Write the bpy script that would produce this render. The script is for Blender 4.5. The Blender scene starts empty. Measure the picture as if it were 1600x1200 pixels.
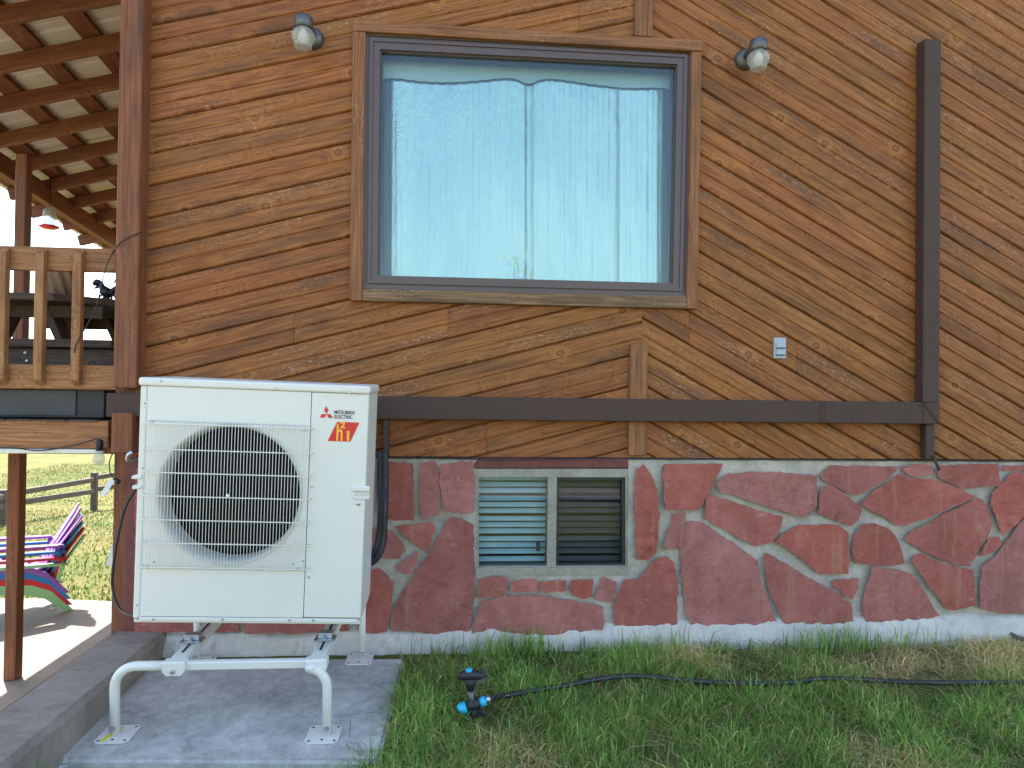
import bpy, bmesh, math, random
import numpy as np
from mathutils import Vector, Matrix, noise
random.seed(7); rng = np.random.default_rng(7)
scene = bpy.context.scene
C = scene.collection
R = math.radians
# ------------------------------------------------------------------ camera
EYE, DW, F = 1.38, 3.7, 1080.0           # eye height, distance to the house wall (plane Y=0), focal length in px of 1600
CAM = Vector((0, -DW, EYE))
ROT = Matrix.Rotation(-R(4.5), 3, 'Z') @ Matrix.Rotation(R(90.68), 3, 'X') @ Matrix.Rotation(R(0.72), 3, 'Z')
cd = bpy.data.cameras.new('camera'); cam = bpy.data.objects.new('camera', cd); C.objects.link(cam)
cam.matrix_world = Matrix.Translation(CAM) @ ROT.to_4x4()
cd.sensor_width = 36; cd.lens = 36 * F / 1600; cd.clip_start = 0.05; cd.clip_end = 5000
scene.camera = cam
scene.render.resolution_x = 1024; scene.render.resolution_y = 768
# ------------------------------------------------------------------ sky, sun, exposure
TOSUN = Vector((-0.45, 0.60, 1.0)).normalized()
elev = math.asin(TOSUN.z); azim = math.atan2(TOSUN.x, TOSUN.y)
w = bpy.data.worlds.new('World'); scene.world = w; w.use_nodes = True
nt = w.node_tree; sky = nt.nodes.new('ShaderNodeTexSky'); sky.sky_type = 'NISHITA'; sky.sun_disc = False
sky.sun_elevation = elev; sky.sun_rotation = azim
sky.air_density = 1.3; sky.dust_density = 6.0; sky.ozone_density = 0.3; sky.altitude = 1800
bg = nt.nodes['Background']; bg.inputs['Strength'].default_value = 0.10
nt.links.new(sky.outputs[0], bg.inputs[0])
sl = bpy.data.lights.new('sun', 'SUN'); sl.energy = 3.2; sl.angle = R(0.5); sl.color = (1, 0.95, 0.86)
so = bpy.data.objects.new('sun', sl); C.objects.link(so); so.rotation_euler = TOSUN.to_track_quat('Z', 'Y').to_euler()
vs = scene.view_settings; vs.view_transform = 'Standard'; vs.look = 'None'; vs.gamma = 1; vs.exposure = 2.56
cy = scene.cycles; cy.max_bounces = 6; cy.diffuse_bounces = 3; cy.glossy_bounces = 3; cy.transmission_bounces = 4; cy.transparent_max_bounces = 10
# ------------------------------------------------------------------ helpers
def ray(px, py): return ROT @ Vector(((px - 800) / F, -(py - 600) / F, -1))
def P(px, py, d=DW):                      # point of the vertical plane d metres in front of the camera
    r = ray(px, py); return CAM + r * (d / r.y)
def PZ(px, py, z0, slope=0.0):            # point of the plane z = z0 + slope*y
    r = ray(px, py); t = (z0 + slope * CAM.y - CAM.z) / (r.z - slope * r.y); return CAM + r * t
def N(v): return noise.noise(Vector(v))
def tag(o, label, cat, group=None):
    o['label'] = label; o['category'] = cat
    if group: o['group'] = group
    return o
def kind(o, k): o['kind'] = k; return o
def empty(name, loc=(0, 0, 0)):
    o = bpy.data.objects.new(name, None); C.objects.link(o); o.location = loc; o.empty_display_size = .1; return o
def link(name, me, parent=None, mat=None):
    if mat is not None and not me.materials: me.materials.append(mat)
    o = bpy.data.objects.new(name, me); C.objects.link(o); o.parent = parent; return o
def build(name, bm, mat, parent=None, axis=None, smooth=False, org=None):
    """bmesh -> object; axis = grain direction, written into a UV map in metres"""
    bmesh.ops.recalc_face_normals(bm, faces=bm.faces)
    if axis is not None:
        a = Vector(axis).normalized(); t = Vector((0, 0, 1)) if abs(a.z) < .9 else Vector((0, 1, 0))
        b = a.cross(t).normalized(); c = a.cross(b); uv = bm.loops.layers.uv.verify()
        for f in bm.faces:
            for l in f.loops: l[uv].uv = (l.vert.co.dot(a), l.vert.co.dot(b) + l.vert.co.dot(c))
    me = bpy.data.meshes.new(name)
    off = Vector((0, 0, 0))
    if org is not None:
        off = Vector(org); bmesh.ops.translate(bm, verts=bm.verts, vec=-off)
    bm.to_mesh(me); bm.free()
    if smooth:
        for p in me.polygons: p.use_smooth = True
    o = link(name, me, parent, mat); o.location = off
    return o
def rel(o, root):                         # keep world place while parenting to a moved empty
    o.parent = root; o.matrix_parent_inverse = root.matrix_basis.inverted(); return o
def poly_prism(bm, pts, vec):
    vs_ = [bm.verts.new(p) for p in pts]; f = bm.faces.new(vs_)
    g = bmesh.ops.extrude_face_region(bm, geom=[f]); v2 = [e for e in g['geom'] if isinstance(e, bmesh.types.BMVert)]
    bmesh.ops.translate(bm, verts=v2, vec=vec); return bm
def bev(bm, o=.004, seg=1):
    bmesh.ops.recalc_face_normals(bm, faces=bm.faces)
    bmesh.ops.bevel(bm, geom=list(bm.edges), offset=o, segments=seg, affect='EDGES', profile=.5); return bm
def box(bm, a, b):
    x0, y0, z0 = a; x1, y1, z1 = b
    return poly_prism(bm, [(x0, y0, z0), (x1, y0, z0), (x1, y0, z1), (x0, y0, z1)], (0, y1 - y0, 0))
def bbox(a, b, o=.004): bm = bmesh.new(); box(bm, a, b); return bev(bm, o)
def beam(p0, p1, wd, ht, up=(0, 0, 1), o=.004):
    """rectangular member from p0 to p1 (centre line)"""
    p0, p1 = Vector(p0), Vector(p1); a = (p1 - p0).normalized(); s = a.cross(Vector(up)).normalized(); u = s.cross(a)
    bm = bmesh.new(); poly_prism(bm, [p0 + s * x * wd / 2 + u * y * ht / 2 for x, y in ((-1, -1), (1, -1), (1, 1), (-1, 1))], p1 - p0)
    if o: bev(bm, o)
    return bm
def tube(bm, pts, r, n=8, cap=True):
    pts = [Vector(p) for p in pts]; rings = []; up = Vector((0, 0, 1)); prev = None
    for i, p in enumerate(pts):
        t = (pts[min(i + 1, len(pts) - 1)] - pts[max(i - 1, 0)]).normalized()
        if prev is None: s = t.cross(up if abs(t.z) < .9 else Vector((0, 1, 0))).normalized()
        else: s = (prev - t * prev.dot(t)).normalized()
        prev = s; u = t.cross(s); rr = r[i] if isinstance(r, (list, tuple)) else r
        rings.append([bm.verts.new(p + (s * math.cos(k * 2 * math.pi / n) + u * math.sin(k * 2 * math.pi / n)) * rr) for k in range(n)])
    for a, b in zip(rings, rings[1:]):
        for k in range(n): bm.faces.new((a[k], a[(k + 1) % n], b[(k + 1) % n], b[k]))
    if cap: bm.faces.new(rings[0][::-1]); bm.faces.new(rings[-1])
    return bm
def smooth_path(pts, n=6):
    pts = [Vector(p) for p in pts]; out = []
    for i in range(len(pts) - 1):
        p0, p1, p2, p3 = pts[max(i - 1, 0)], pts[i], pts[i + 1], pts[min(i + 2, len(pts) - 1)]
        for k in range(n):
            t = k / n; out.append(.5 * ((2 * p1) + (p2 - p0) * t + (2 * p0 - 5 * p1 + 4 * p2 - p3) * t * t + (3 * p1 - p0 - 3 * p2 + p3) * t ** 3))
    return out + [pts[-1]]
def lathe(bm, prof, n=24, c=(0, 0, 0), axis='Z'):
    c = Vector(c); rings = []
    for r, h in prof:
        ring = []
        for k in range(n):
            a = 2 * math.pi * k / n; x, y = r * math.cos(a), r * math.sin(a)
            ring.append(bm.verts.new(c + Vector((x, y, h) if axis == 'Z' else ((x, h, y) if axis == 'Y' else (h, x, y)))))
        rings.append(ring)
    for a, b in zip(rings, rings[1:]):
        for k in range(n): bm.faces.new((a[k], a[(k + 1) % n], b[(k + 1) % n], b[k]))
    if prof[0][0] > 1e-5: bm.faces.new(rings[0])
    if prof[-1][0] > 1e-5: bm.faces.new(rings[-1])
    return bm
# ------------------------------------------------------------------ materials
class NB:
    def __init__(s, name):
        s.m = bpy.data.materials.new(name); s.m.use_nodes = True; s.t = s.m.node_tree; s.p = s.t.nodes['Principled BSDF']
    def n(s, ty, **kw):
        x = s.t.nodes.new(ty)
        for k, v in kw.items():
            if k.startswith('i_'):
                key = k[2:]; key = int(key) if key.isdigit() else key.replace('_', ' ')
                if hasattr(v, 'is_linked') or isinstance(v, bpy.types.NodeSocket): s.t.links.new(v, x.inputs[key])
                else: x.inputs[key].default_value = v
            else: setattr(x, k, v)
        return x
    def l(s, a, b): s.t.links.new(a, b)
    def noise(s, vec, scale, detail=4, rough=.55, dist=0):
        x = s.n('ShaderNodeTexNoise'); x.inputs['Scale'].default_value = scale; x.inputs['Detail'].default_value = detail
        x.inputs['Roughness'].default_value = rough; x.inputs['Distortion'].default_value = dist
        if vec is not None: s.l(vec, x.inputs['Vector'])
        return x.outputs['Fac']
    def ramp(s, fac, stops):
        x = s.n('ShaderNodeValToRGB'); e = x.color_ramp.elements
        while len(e) < len(stops): e.new(.5)
        for i, (p, c) in enumerate(stops): e[i].position = p; e[i].color = (*c, 1) if len(c) == 3 else c
        s.l(fac, x.inputs[0]); return x.outputs[0]
    def mix(s, fac, a, b, mode='MIX'):
        x = s.n('ShaderNodeMix'); x.data_type = 'RGBA'; x.blend_type = mode
        for sock, v in ((x.inputs[0], fac), (x.inputs[6], a), (x.inputs[7], b)):
            if isinstance(v, bpy.types.NodeSocket): s.l(v, sock)
            elif isinstance(v, (int, float)): sock.default_value = v
            else: sock.default_value = (*v, 1)
        return x.outputs[2]
    def math(s, op, a, b=0.0, c=0.0):
        x = s.n('ShaderNodeMath'); x.operation = op
        for i, v in enumerate((a, b, c)):
            if isinstance(v, bpy.types.NodeSocket): s.l(v, x.inputs[i])
            else: x.inputs[i].default_value = v
        return x.outputs[0]
    def map(s, vec, sc=(1, 1, 1), loc=(0, 0, 0)):
        x = s.n('ShaderNodeMapping'); x.inputs['Scale'].default_value = sc; x.inputs['Location'].default_value = loc
        s.l(vec, x.inputs['Vector']); return x.outputs[0]
    def bump(s, h, strength=.3, dist=.01):
        x = s.n('ShaderNodeBump'); x.inputs['Strength'].default_value = strength; x.inputs['Distance'].default_value = dist
        s.l(h, x.inputs['Height']); s.l(x.outputs[0], s.p.inputs['Normal'])
    def col(s, c): s.l(c, s.p.inputs['Base Color'])
    def set(s, **kw):
        for k, v in kw.items(): s.p.inputs[k.replace('_', ' ')].default_value = (*v, 1) if isinstance(v, tuple) else v
        return s
def plain(name, c, rough=.5, metal=0.0, var=.08, bump=0.0, scale=40, spec=.5):
    b = NB(name); g = b.n('ShaderNodeTexCoord').outputs['Object']
    n1 = b.noise(g, scale, 2); n2 = b.noise(g, scale * .12, 2)
    f = b.math('ADD', n1, n2); d = tuple(max(0, x * (1 - var)) for x in c); e = tuple(min(1, x * (1 + var)) for x in c)
    b.col(b.ramp(b.math('MULTIPLY', f, .5), [(.35, d), (.65, e)])); b.set(Roughness=rough, Metallic=metal, Specular_IOR_Level=spec)
    if bump: b.bump(n1, bump, .004)
    return b.m
def wood(name, dark, mid, light, weather=.3, flecks=.5, knots=True, rough=.62, vscale=1.0):
    b = NB(name); tc = b.n('ShaderNodeTexCoord'); oi = b.n('ShaderNodeObjectInfo')
    cx = b.n('ShaderNodeCombineXYZ'); b.l(b.math('MULTIPLY', oi.outputs['Random'], 37.0), cx.inputs[0]); b.l(b.math('MULTIPLY', oi.outputs['Random'], 91.0), cx.inputs[1])
    va = b.n('ShaderNodeVectorMath'); va.operation = 'ADD'; b.l(tc.outputs['UV'], va.inputs[0]); b.l(cx.outputs[0], va.inputs[1]); v = va.outputs[0]
    # knots bend the grain
    vk = b.n('ShaderNodeTexVoronoi', voronoi_dimensions='2D'); vk.inputs['Scale'].default_value = 1.0; b.l(b.map(v, (3.6, 4.6, 1)), vk.inputs['Vector'])
    kd = vk.outputs['Distance']
    grain = b.noise(b.map(v, (2.2, 70 * vscale, 1)), 1.0, 3, .65, .4)
    bend = b.math('MULTIPLY', b.math('POWER', b.math('SUBTRACT', 1.0, b.math('MINIMUM', b.math('MULTIPLY', kd, 2.2), 1.0)), 2.0), 4.0)
    ring = b.math('FRACT', b.math('ADD', b.math('MULTIPLY', b.noise(b.map(v, (.6, 9 * vscale, 1)), 1.0, 2, .4, .3), 13.0), bend if knots else 0.0))
    ring = b.math('ABSOLUTE', b.math('SUBTRACT', ring, .5))
    fib = b.noise(b.map(v, (7, 230, 1)), 1.0, 2, .7)
    f = b.math('ADD', b.math('MULTIPLY', grain, .50), b.math('ADD', b.math('MULTIPLY', ring, .20), b.math('MULTIPLY', fib, .42)))
    col = b.ramp(f, [(.36, dark), (.51, mid), (.68, light)])
    # board to board difference
    hs = b.n('ShaderNodeHueSaturation'); b.l(col, hs.inputs['Color'])
    b.l(b.math('ADD', .90, b.math('MULTIPLY', oi.outputs['Random'], .20)), hs.inputs['Value'])
    r2 = b.math('FRACT', b.math('MULTIPLY', oi.outputs['Random'], 17.3)); b.l(b.math('ADD', .496, b.math('MULTIPLY', r2, .008)), hs.inputs['Hue'])
    col = hs.outputs[0]
    if knots:
        sel = b.math('GREATER_THAN', b.n('ShaderNodeSeparateColor', i_0=vk.outputs['Color']).outputs[0], .80)
        halo = b.math('MULTIPLY', sel, b.ramp(kd, [(.06, (1, 1, 1)), (.24, (0, 0, 0))]))
        col = b.mix(b.math('MULTIPLY', halo, .55), col, tuple(min(1, x * 1.25) for x in light))
        kn = b.math('MULTIPLY', sel, b.ramp(kd, [(.0, (.8, .8, .8)), (.035, (.25, .25, .25)), (.062, (1, 1, 1)), (.095, (0, 0, 0))]))
        col = b.mix(b.math('MULTIPLY', kn, .80), col, tuple(x * .30 for x in dark))
    # greyed, soot-dark weathering patches
    st = b.ramp(b.noise(b.map(v, (1.6, 9, 1), (3, 5, 0)), 1.0, 3, .65), [(.50, (0, 0, 0)), (.68, (1, 1, 1))])
    col = b.mix(b.math('MULTIPLY', st, weather), col, (.055, .035, .022))
    # nail heads / pinholes
    vn_ = b.n('ShaderNodeTexVoronoi', voronoi_dimensions='2D'); vn_.inputs['Scale'].default_value = 8.5; b.l(v, vn_.inputs['Vector'])
    nl = b.math('MULTIPLY', b.math('LESS_THAN', vn_.outputs['Distance'], .032), b.math('GREATER_THAN', b.n('ShaderNodeSeparateColor', i_0=vn_.outputs['Color']).outputs[1], .86))
    col = b.mix(b.math('MULTIPLY', nl, .85), col, (.02, .012, .008))
    # pale worn flecks
    fl = b.math('MULTIPLY', b.ramp(b.noise(b.map(v, (30, 260, 1), (7, 1, 0)), 1.0, 2, .7), [(.60, (0, 0, 0)), (.65, (1, 1, 1))]),
                b.ramp(b.noise(b.map(v, (1.1, 6, 1), (11, 3, 0)), 1.0, 2, .6), [(.52, (0, 0, 0)), (.66, (1, 1, 1))]))
    col = b.mix(b.math('MULTIPLY', fl, flecks), col, (.55, .45, .33))
    b.col(col); b.set(Roughness=rough, Specular_IOR_Level=.3)
    b.bump(b.math('ADD', b.math('MULTIPLY', fib, .6), b.math('ADD', grain, b.math('MULTIPLY', ring, .5))), .45, .0035)
    return b.m
M = {}
M['siding'] = wood('stained_siding', (.15, .045, .010), (.275, .094, .022), (.385, .150, .040), .50, .8)
M['trim'] = wood('stained_trim', (.14, .055, .020), (.27, .108, .036), (.38, .17, .065), .40, .6, False)
M['sill'] = wood('worn_sill', (.11, .055, .025), (.22, .12, .055), (.36, .23, .12), .6, 1.0, False)
M['post'] = wood('red_stained_post', (.10, .033, .014), (.20, .066, .028), (.27, .095, .04), .45, .2, False)
M['rail'] = wood('golden_rail', (.15, .060, .020), (.31, .135, .048), (.44, .215, .085), .25, .2)
M['rafter'] = wood('roof_timber', (.095, .034, .016), (.19, .068, .032), (.27, .10, .047), .30, .5, True)
M['table'] = wood('grey_table_wood', (.05, .032, .024), (.10, .066, .048), (.17, .115, .08), .4, .1)
M['fence'] = wood('weathered_fence', (.05, .035, .025), (.10, .075, .055), (.17, .13, .10), .4, .1, False)
M['duct'] = plain('brown_duct_metal', (.070, .040, .029), .6, 0, .08, .05, 60, .25)
M['brown'] = plain('brown_window_vinyl', (.095, .062, .055), .42, 0, .05)
M['ac'] = plain('cream_enamel', (.70, .67, .585), .38, 0, .015, .03, 90)
M['acbell'] = plain('pale_plastic', (.56, .54, .48), .45, 0, .02)
M['steel'] = plain('galvanised', (.52, .55, .58), .35, .9, .12)
M['black'] = plain('black_rubber', (.014, .014, .016), .5, 0, .2)
M['fan'] = plain('dark_fan_plastic', (.010, .008, .008), .85, 0, .1, 0, 40, .1)
M['coil'] = plain('coil_fins', (.012, .008, .007), .7, .1, .4, .3, 120)
M['soil'] = plain('bare_soil', (.085, .058, .035), .95, 0, .5, .8, 30)
M['alu'] = plain('weathered_aluminium', (.30, .275, .225), .55, .35, .22, .15, 50)
M['lintel'] = plain('red_painted_wood', (.15, .035, .028), .6, 0, .25, .2, 30)
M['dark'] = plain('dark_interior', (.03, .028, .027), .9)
M['cyan'] = plain('cyan_plastic', (.015, .42, .62), .4, 0, .08)
M['lampmetal'] = plain('tarnished_lamp_metal', (.13, .125, .12), .45, .6, .3, .2, 60)
M['grey'] = plain('grey_plate', (.36, .40, .43), .45, 0, .05)
M['hose'] = plain('hose_rubber', (.022, .024, .022), .38, 0, .35, .15, 30)
M['white'] = plain('white_plastic', (.72, .72, .70), .5, 0, .05)
M['red'] = plain('logo_red', (.62, .02, .02), .4, 0, .02)
M['orange'] = plain('logo_orange', (.9, .38, .04), .4, 0, .15, 0, 12)
M['ink'] = plain('logo_ink', (.03, .03, .035), .5)
M['yellow'] = plain('yellow_sticker', (.72, .60, .03), .5)
M['paper'] = plain('paper_label', (.6, .62, .66), .6, 0, .3, 0, 200)
M['darkbox'] = plain('dark_box', (.035, .037, .036), .5, 0, .25)
M['wicker'] = plain('twisted_vine', (.22, .12, .055), .75, 0, .4, .6, 60)
def concrete(name, c, scale=1.0, blot=.35, bump=.35, stain=(.1, .08, .06), st=.3):
    b = NB(name); g = b.n('ShaderNodeTexCoord').outputs['Object']
    big = b.noise(g, 2.2 * scale, 6, .6, .4); mid = b.noise(g, 14 * scale, 5, .65); fine = b.noise(g, 160 * scale, 3, .7)
    f = b.math('ADD', b.math('MULTIPLY', big, .5), b.math('ADD', b.math('MULTIPLY', mid, .3), b.math('MULTIPLY', fine, .25)))
    d = tuple(x * (1 - blot) for x in c); e = tuple(min(1, x * (1 + blot)) for x in c)
    col = b.ramp(f, [(.38, d), (.52, c), (.68, e)])
    s = b.ramp(b.noise(g, 5 * scale, 6, .7, .8), [(.56, (0, 0, 0)), (.70, (1, 1, 1))])
    col = b.mix(b.math('MULTIPLY', s, st), col, stain)
    b.col(col); b.set(Roughness=.85, Specular_IOR_Level=.3); b.bump(b.math('ADD', mid, b.math('MULTIPLY', fine, 1.2)), bump, .006); return b.m
M['pad'] = concrete('pad_concrete', (.52, .495, .45), 1.7, .48, .8, (.23, .17, .12), .35)
M['curb'] = concrete('old_curb_concrete', (.26, .22, .18), 1.3, .35, .5, (.07, .055, .045), .5)
M['patio'] = concrete('patio_concrete', (.24, .205, .165), .7, .18, .2, (.25, .2, .16), .25)
M['mortar'] = concrete('mortar', (.56, .49, .39), 2.5, .35, .9, (.20, .16, .12), .5)
M['apron'] = concrete('white_cement_base', (.60, .545, .47), 1.6, .25, .8, (.27, .22, .17), .55)
M['gravel'] = concrete('gravel_edge', (.30, .26, .23), 6, .6, 1.0)
def stone_mat():
    b = NB('red_sandstone'); tc = b.n('ShaderNodeTexCoord'); g = tc.outputs['Object']; oi = b.n('ShaderNodeObjectInfo')
    cx = b.n('ShaderNodeCombineXYZ'); b.l(b.math('MULTIPLY', oi.outputs['Random'], 50.0), cx.inputs[1])
    va = b.n('ShaderNodeVectorMath'); va.operation = 'ADD'; b.l(g, va.inputs[0]); b.l(cx.outputs[0], va.inputs[1]); v = va.outputs[0]
    big = b.noise(b.map(v, (1, 1, .6)), 4, 4, .6, .6); mid = b.noise(v, 22, 4, .7, .4); fine = b.noise(v, 200, 3, .7)
    f = b.math('ADD', b.math('MULTIPLY', big, .5), b.math('ADD', b.math('MULTIPLY', mid, .32), b.math('MULTIPLY', fine, .22)))
    col = b.ramp(f, [(.34, (.235, .062, .044)), (.50, (.335, .096, .071)), (.68, (.44, .15, .116))])
    hs = b.n('ShaderNodeHueSaturation'); b.l(col, hs.inputs['Color']); b.l(b.math('ADD', .88, b.math('MULTIPLY', oi.outputs['Random'], .24)), hs.inputs['Value'])
    r2 = b.math('FRACT', b.math('MULTIPLY', oi.outputs['Random'], 13.7)); b.l(b.math('ADD', .90, b.math('MULTIPLY', r2, .18)), hs.inputs['Saturation'])
    col = hs.outputs[0]
    # rusty run-down streaks and pale scratches
    s = b.ramp(b.noise(b.map(v, (26, 26, 1.2)), 1, 4, .6), [(.57, (0, 0, 0)), (.70, (1, 1, 1))])
    col = b.mix(b.math('MULTIPLY', s, .38), col, (.44, .24, .14))
    scr = b.math('MULTIPLY', b.ramp(b.noise(b.map(v, (14, 14, 40), (2, 3, 4)), 1, 4, .6, 1.5), [(.64, (0, 0, 0)), (.69, (1, 1, 1))]), .45)
    col = b.mix(scr, col, (.58, .36, .31))
    b.col(col); b.set(Roughness=.72, Specular_IOR_Level=.35)
    step = b.math('SNAP', b.noise(b.map(v, (1, 1, 1.7)), 5, 4, .6, 1.2), .10)
    crk = b.ramp(b.math('ABSOLUTE', b.math('SUBTRACT', b.noise(b.map(v, (1, 1, 1.6), (5, 5, 5)), 3.2, 3, .6, 1.0), .5)), [(.0, (1, 1, 1)), (.008, (0, 0, 0))])
    crk = b.math('MULTIPLY', crk, b.math('GREATER_THAN', b.noise(v, 2.3, 2), .54)); col = b.mix(b.math('MULTIPLY', crk, .4), col, (.06, .02, .016)); b.col(col)
    b.bump(b.math('ADD', b.math('MULTIPLY', step, 2.2), b.math('ADD', b.math('MULTIPLY', mid, .8), b.math('MULTIPLY', fine, .25))), .75, .012)
    return b.m
M['stone'] = stone_mat()
def glass_mat(name, tint=(1, 1, 1), rough=0.0):
    b = NB(name); t = b.t; fr = b.n('ShaderNodeFresnel'); fr.inputs[0].default_value = 1.5
    tr = b.n('ShaderNodeBsdfTransparent'); tr.inputs[0].default_value = (*tint, 1); gl = b.n('ShaderNodeBsdfGlossy'); gl.inputs['Roughness'].default_value = rough
    mx = b.n('ShaderNodeMixShader'); b.l(fr.outputs[0], mx.inputs[0]); b.l(tr.outputs[0], mx.inputs[1]); b.l(gl.outputs[0], mx.inputs[2])
    b.l(mx.outputs[0], t.nodes['Material Output'].inputs[0]); return b.m
M['glass'] = glass_mat('window_glass', (.84, .95, .97))
M['lampglass'] = glass_mat('lamp_glass', (.93, .93, .9), .05)
def jar_mat(name, c, a):
    b = NB(name); b.set(Roughness=.12, Alpha=a); g = b.n('ShaderNodeTexCoord').outputs['Object']; b.col(b.ramp(b.noise(g, 30, 4), [(.35, tuple(x * .8 for x in c)), (.65, c)])); return b.m
M['lampglass'] = jar_mat('frosted_lamp_glass', (.62, .60, .54), .42)
M['bottle'] = jar_mat('feeder_bottle', (.55, .55, .45), .55)
M['screen'] = glass_mat('insect_screen_glass', (.58, .61, .63), .02)
def foil_mat():
    b = NB('bubble_foil'); g = b.n('ShaderNodeTexCoord').outputs['Object']
    vr = b.n('ShaderNodeTexVoronoi'); vr.inputs['Scale'].default_value = 95; b.l(b.map(g, (1, .01, 1)), vr.inputs['Vector'])
    ver = b.noise(b.map(g, (75, 1, 1.5)), 1, 4, .6); big = b.noise(b.map(g, (5, 1, 1.2)), 1, 4, .6, .6)
    col = b.ramp(big, [(.35, (.60, .585, .52)), (.65, (.70, .66, .56))])
    dk = b.ramp(ver, [(.60, (0, 0, 0)), (.74, (1, 1, 1))]); col = b.mix(b.math('MULTIPLY', dk, .30), col, (.36, .40, .38))
    b.col(col); b.set(Metallic=.85, Roughness=.38)
    b.bump(b.math('ADD', b.math('MULTIPLY', vr.outputs['Distance'], .45), b.math('ADD', b.math('MULTIPLY', ver, .8), b.math('MULTIPLY', big, .7))), .42, .005); return b.m
M['foil'] = foil_mat()
M['blind'] = plain('pale_blind', (.72, .76, .77), .55, 0, .06)
M['metalroof'] = plain('roof_sheet_underside', (.62, .57, .50), .5, .05, .10, .05, 6)
def blade_mat(name, rough=.55):
    b = NB(name); a = b.n('ShaderNodeAttribute'); a.attribute_name = 'Col'; b.col(a.outputs['Color']); b.set(Roughness=rough, Specular_IOR_Level=.35)
    tl = b.n('ShaderNodeBsdfTranslucent'); b.l(a.outputs['Color'], tl.inputs[0]); mx = b.n('ShaderNodeMixShader'); mx.inputs[0].default_value = .3
    b.l(b.p.outputs[0], mx.inputs[1]); b.l(tl.outputs[0], mx.inputs[2]); b.l(mx.outputs[0], b.t.nodes['Material Output'].inputs[0]); return b.m
M['blade'] = blade_mat('grass_blade')
def ground_mat():
    b = NB('ground_turf'); g = b.n('ShaderNodeTexCoord').outputs['Object']
    n1 = b.noise(g, .35, 5, .6, .5); n2 = b.noise(g, 4, 6, .7); n3 = b.noise(g, 60, 3, .7)
    f = b.math('ADD', b.math('MULTIPLY', n1, .45), b.math('ADD', b.math('MULTIPLY', n2, .35), b.math('MULTIPLY', n3, .25)))
    b.col(b.ramp(f, [(.36, (.08, .105, .028)), (.50, (.165, .165, .052)), (.66, (.27, .22, .09))])); b.set(Roughness=.95, Specular_IOR_Level=.1)
    b.bump(b.math('ADD', n3, n2), .9, .05); return b.m
M['ground'] = ground_mat()
# ------------------------------------------------------------------ ground, patio, path
PATIO = EYE - 2.20; GZ, GS = .014, .085
def sstep(a, b, x): t = min(1, max(0, (x - a) / (b - a))); return t * t * (3 - 2 * t)
def ground_h(x, y):
    front = GZ + GS * max(-3.0, min(0.0, y)) 
    if y < -3: front -= .01 * min(30, -3 - y)
    left = PATIO - .06 - .09 * max(0.0, min(14.0, y - 3.5))
    t = sstep(-1.84, -1.76, x); h = left * (1 - t) + front * t
    if y > .5: h = h * (1 - sstep(.5, 12, y)) + left * sstep(.5, 12, y)
    if abs(x) > 6 or y > 6: h += .06 * N((x * .2, y * .2, 1))
    return h
xs = sorted(set([-1500, -600, -250, -120, -70, -45, -30, -22, -16, -12, -10, -8, -7, -6, -5, -4, -3, -2.4, -2, -1.84, -1.82, -1.80, -1.78, -1.76, -1.6, -1.2, -.6, 0, .6, 1.2, 1.8, 2.4, 3, 4, 6, 9, 14, 22, 40, 80, 200, 600, 1500]))
ys = sorted(set([-1500, -600, -250, -100, -50, -30, -20, -14, -10, -8, -6, -5, -4, -3, -2.5, -2, -1.5, -1, -.5, 0, .3, 1, 2, 3, 3.5, 4, 5, 6, 7, 8, 10, 12, 14, 16, 18, 22, 28, 36, 50, 80, 150, 400, 1500]))
bm = bmesh.new(); gv = [[bm.verts.new((x, y, ground_h(x, y))) for x in xs] for y in ys]
for j in range(len(ys) - 1):
    for i in range(len(xs) - 1): bm.faces.new((gv[j][i], gv[j][i + 1], gv[j + 1][i + 1], gv[j + 1][i]))
kind(build('ground', bm, M['ground'], smooth=True), 'structure')
bm = bmesh.new()                                                # patio slab with a curved far edge
pts = [(-1.80, -6, 0), (-1.80, 3.1, 0)] + [(-1.8 - 5.2 * t, 3.1 + .55 * math.sin(t * 2.2), 0) for t in [i / 14 for i in range(1, 15)]] + [(-7.2, 1.5, 0), (-7.0, -6, 0)]
poly_prism(bm, [Vector(p) + Vector((0, 0, PATIO)) for p in pts[::-1]], (0, 0, -.12))
patio = kind(build('patio', bm, M['patio']), 'structure')
bm = bmesh.new()                                                # gravelly border along the patio's far edge
arc = [(-1.8 - 5.2 * t, 3.12 + .55 * math.sin(t * 2.2)) for t in [i / 30 for i in range(0, 31)]]
for (x0, y0), (x1, y1) in zip(arc, arc[1:]):
    a = [bm.verts.new(p) for p in ((x0, y0, PATIO - .02), (x1, y1, PATIO - .02), (x1, y1 + .28, PATIO - .01), (x0, y0 + .28, PATIO - .01))]; bm.faces.new(a)
bmesh.ops.remove_doubles(bm, verts=bm.verts, dist=.001)
kind(build('gravel_border', bm, M['gravel']), 'structure')
for k, (a, b_) in enumerate((((-3.05, -6), (-3.05, 3.3)), ((-7, .9), (-1.9, .9)))):      # saw-cut joints
    bm = bmesh.new(); a = Vector((*a, PATIO + .003)); b_ = Vector((*b_, PATIO + .003)); s = (b_ - a).normalized().cross(Vector((0, 0, 1))) * .005
    bm.faces.new([bm.verts.new(p) for p in (a - s, b_ - s, b_ + s, a + s)]); build('slab_joint', bm, M['curb'], patio)
bm = bmesh.new()                                                # concrete garden path behind the viewer (seen in the basement pane)
pa = [(-12 + i * 1.0, -6.3 - 1.2 * math.sin(i * .16)) for i in range(0, 30)]
for (x0, y0), (x1, y1) in zip(pa, pa[1:]):
    poly = [(x0, y0 - .6), (x1, y1 - .6), (x1, y1 + .6), (x0, y0 + .6)]
    bm.faces.new([bm.verts.new((x, y, ground_h(x, y) + .06)) for x, y in poly])
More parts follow.
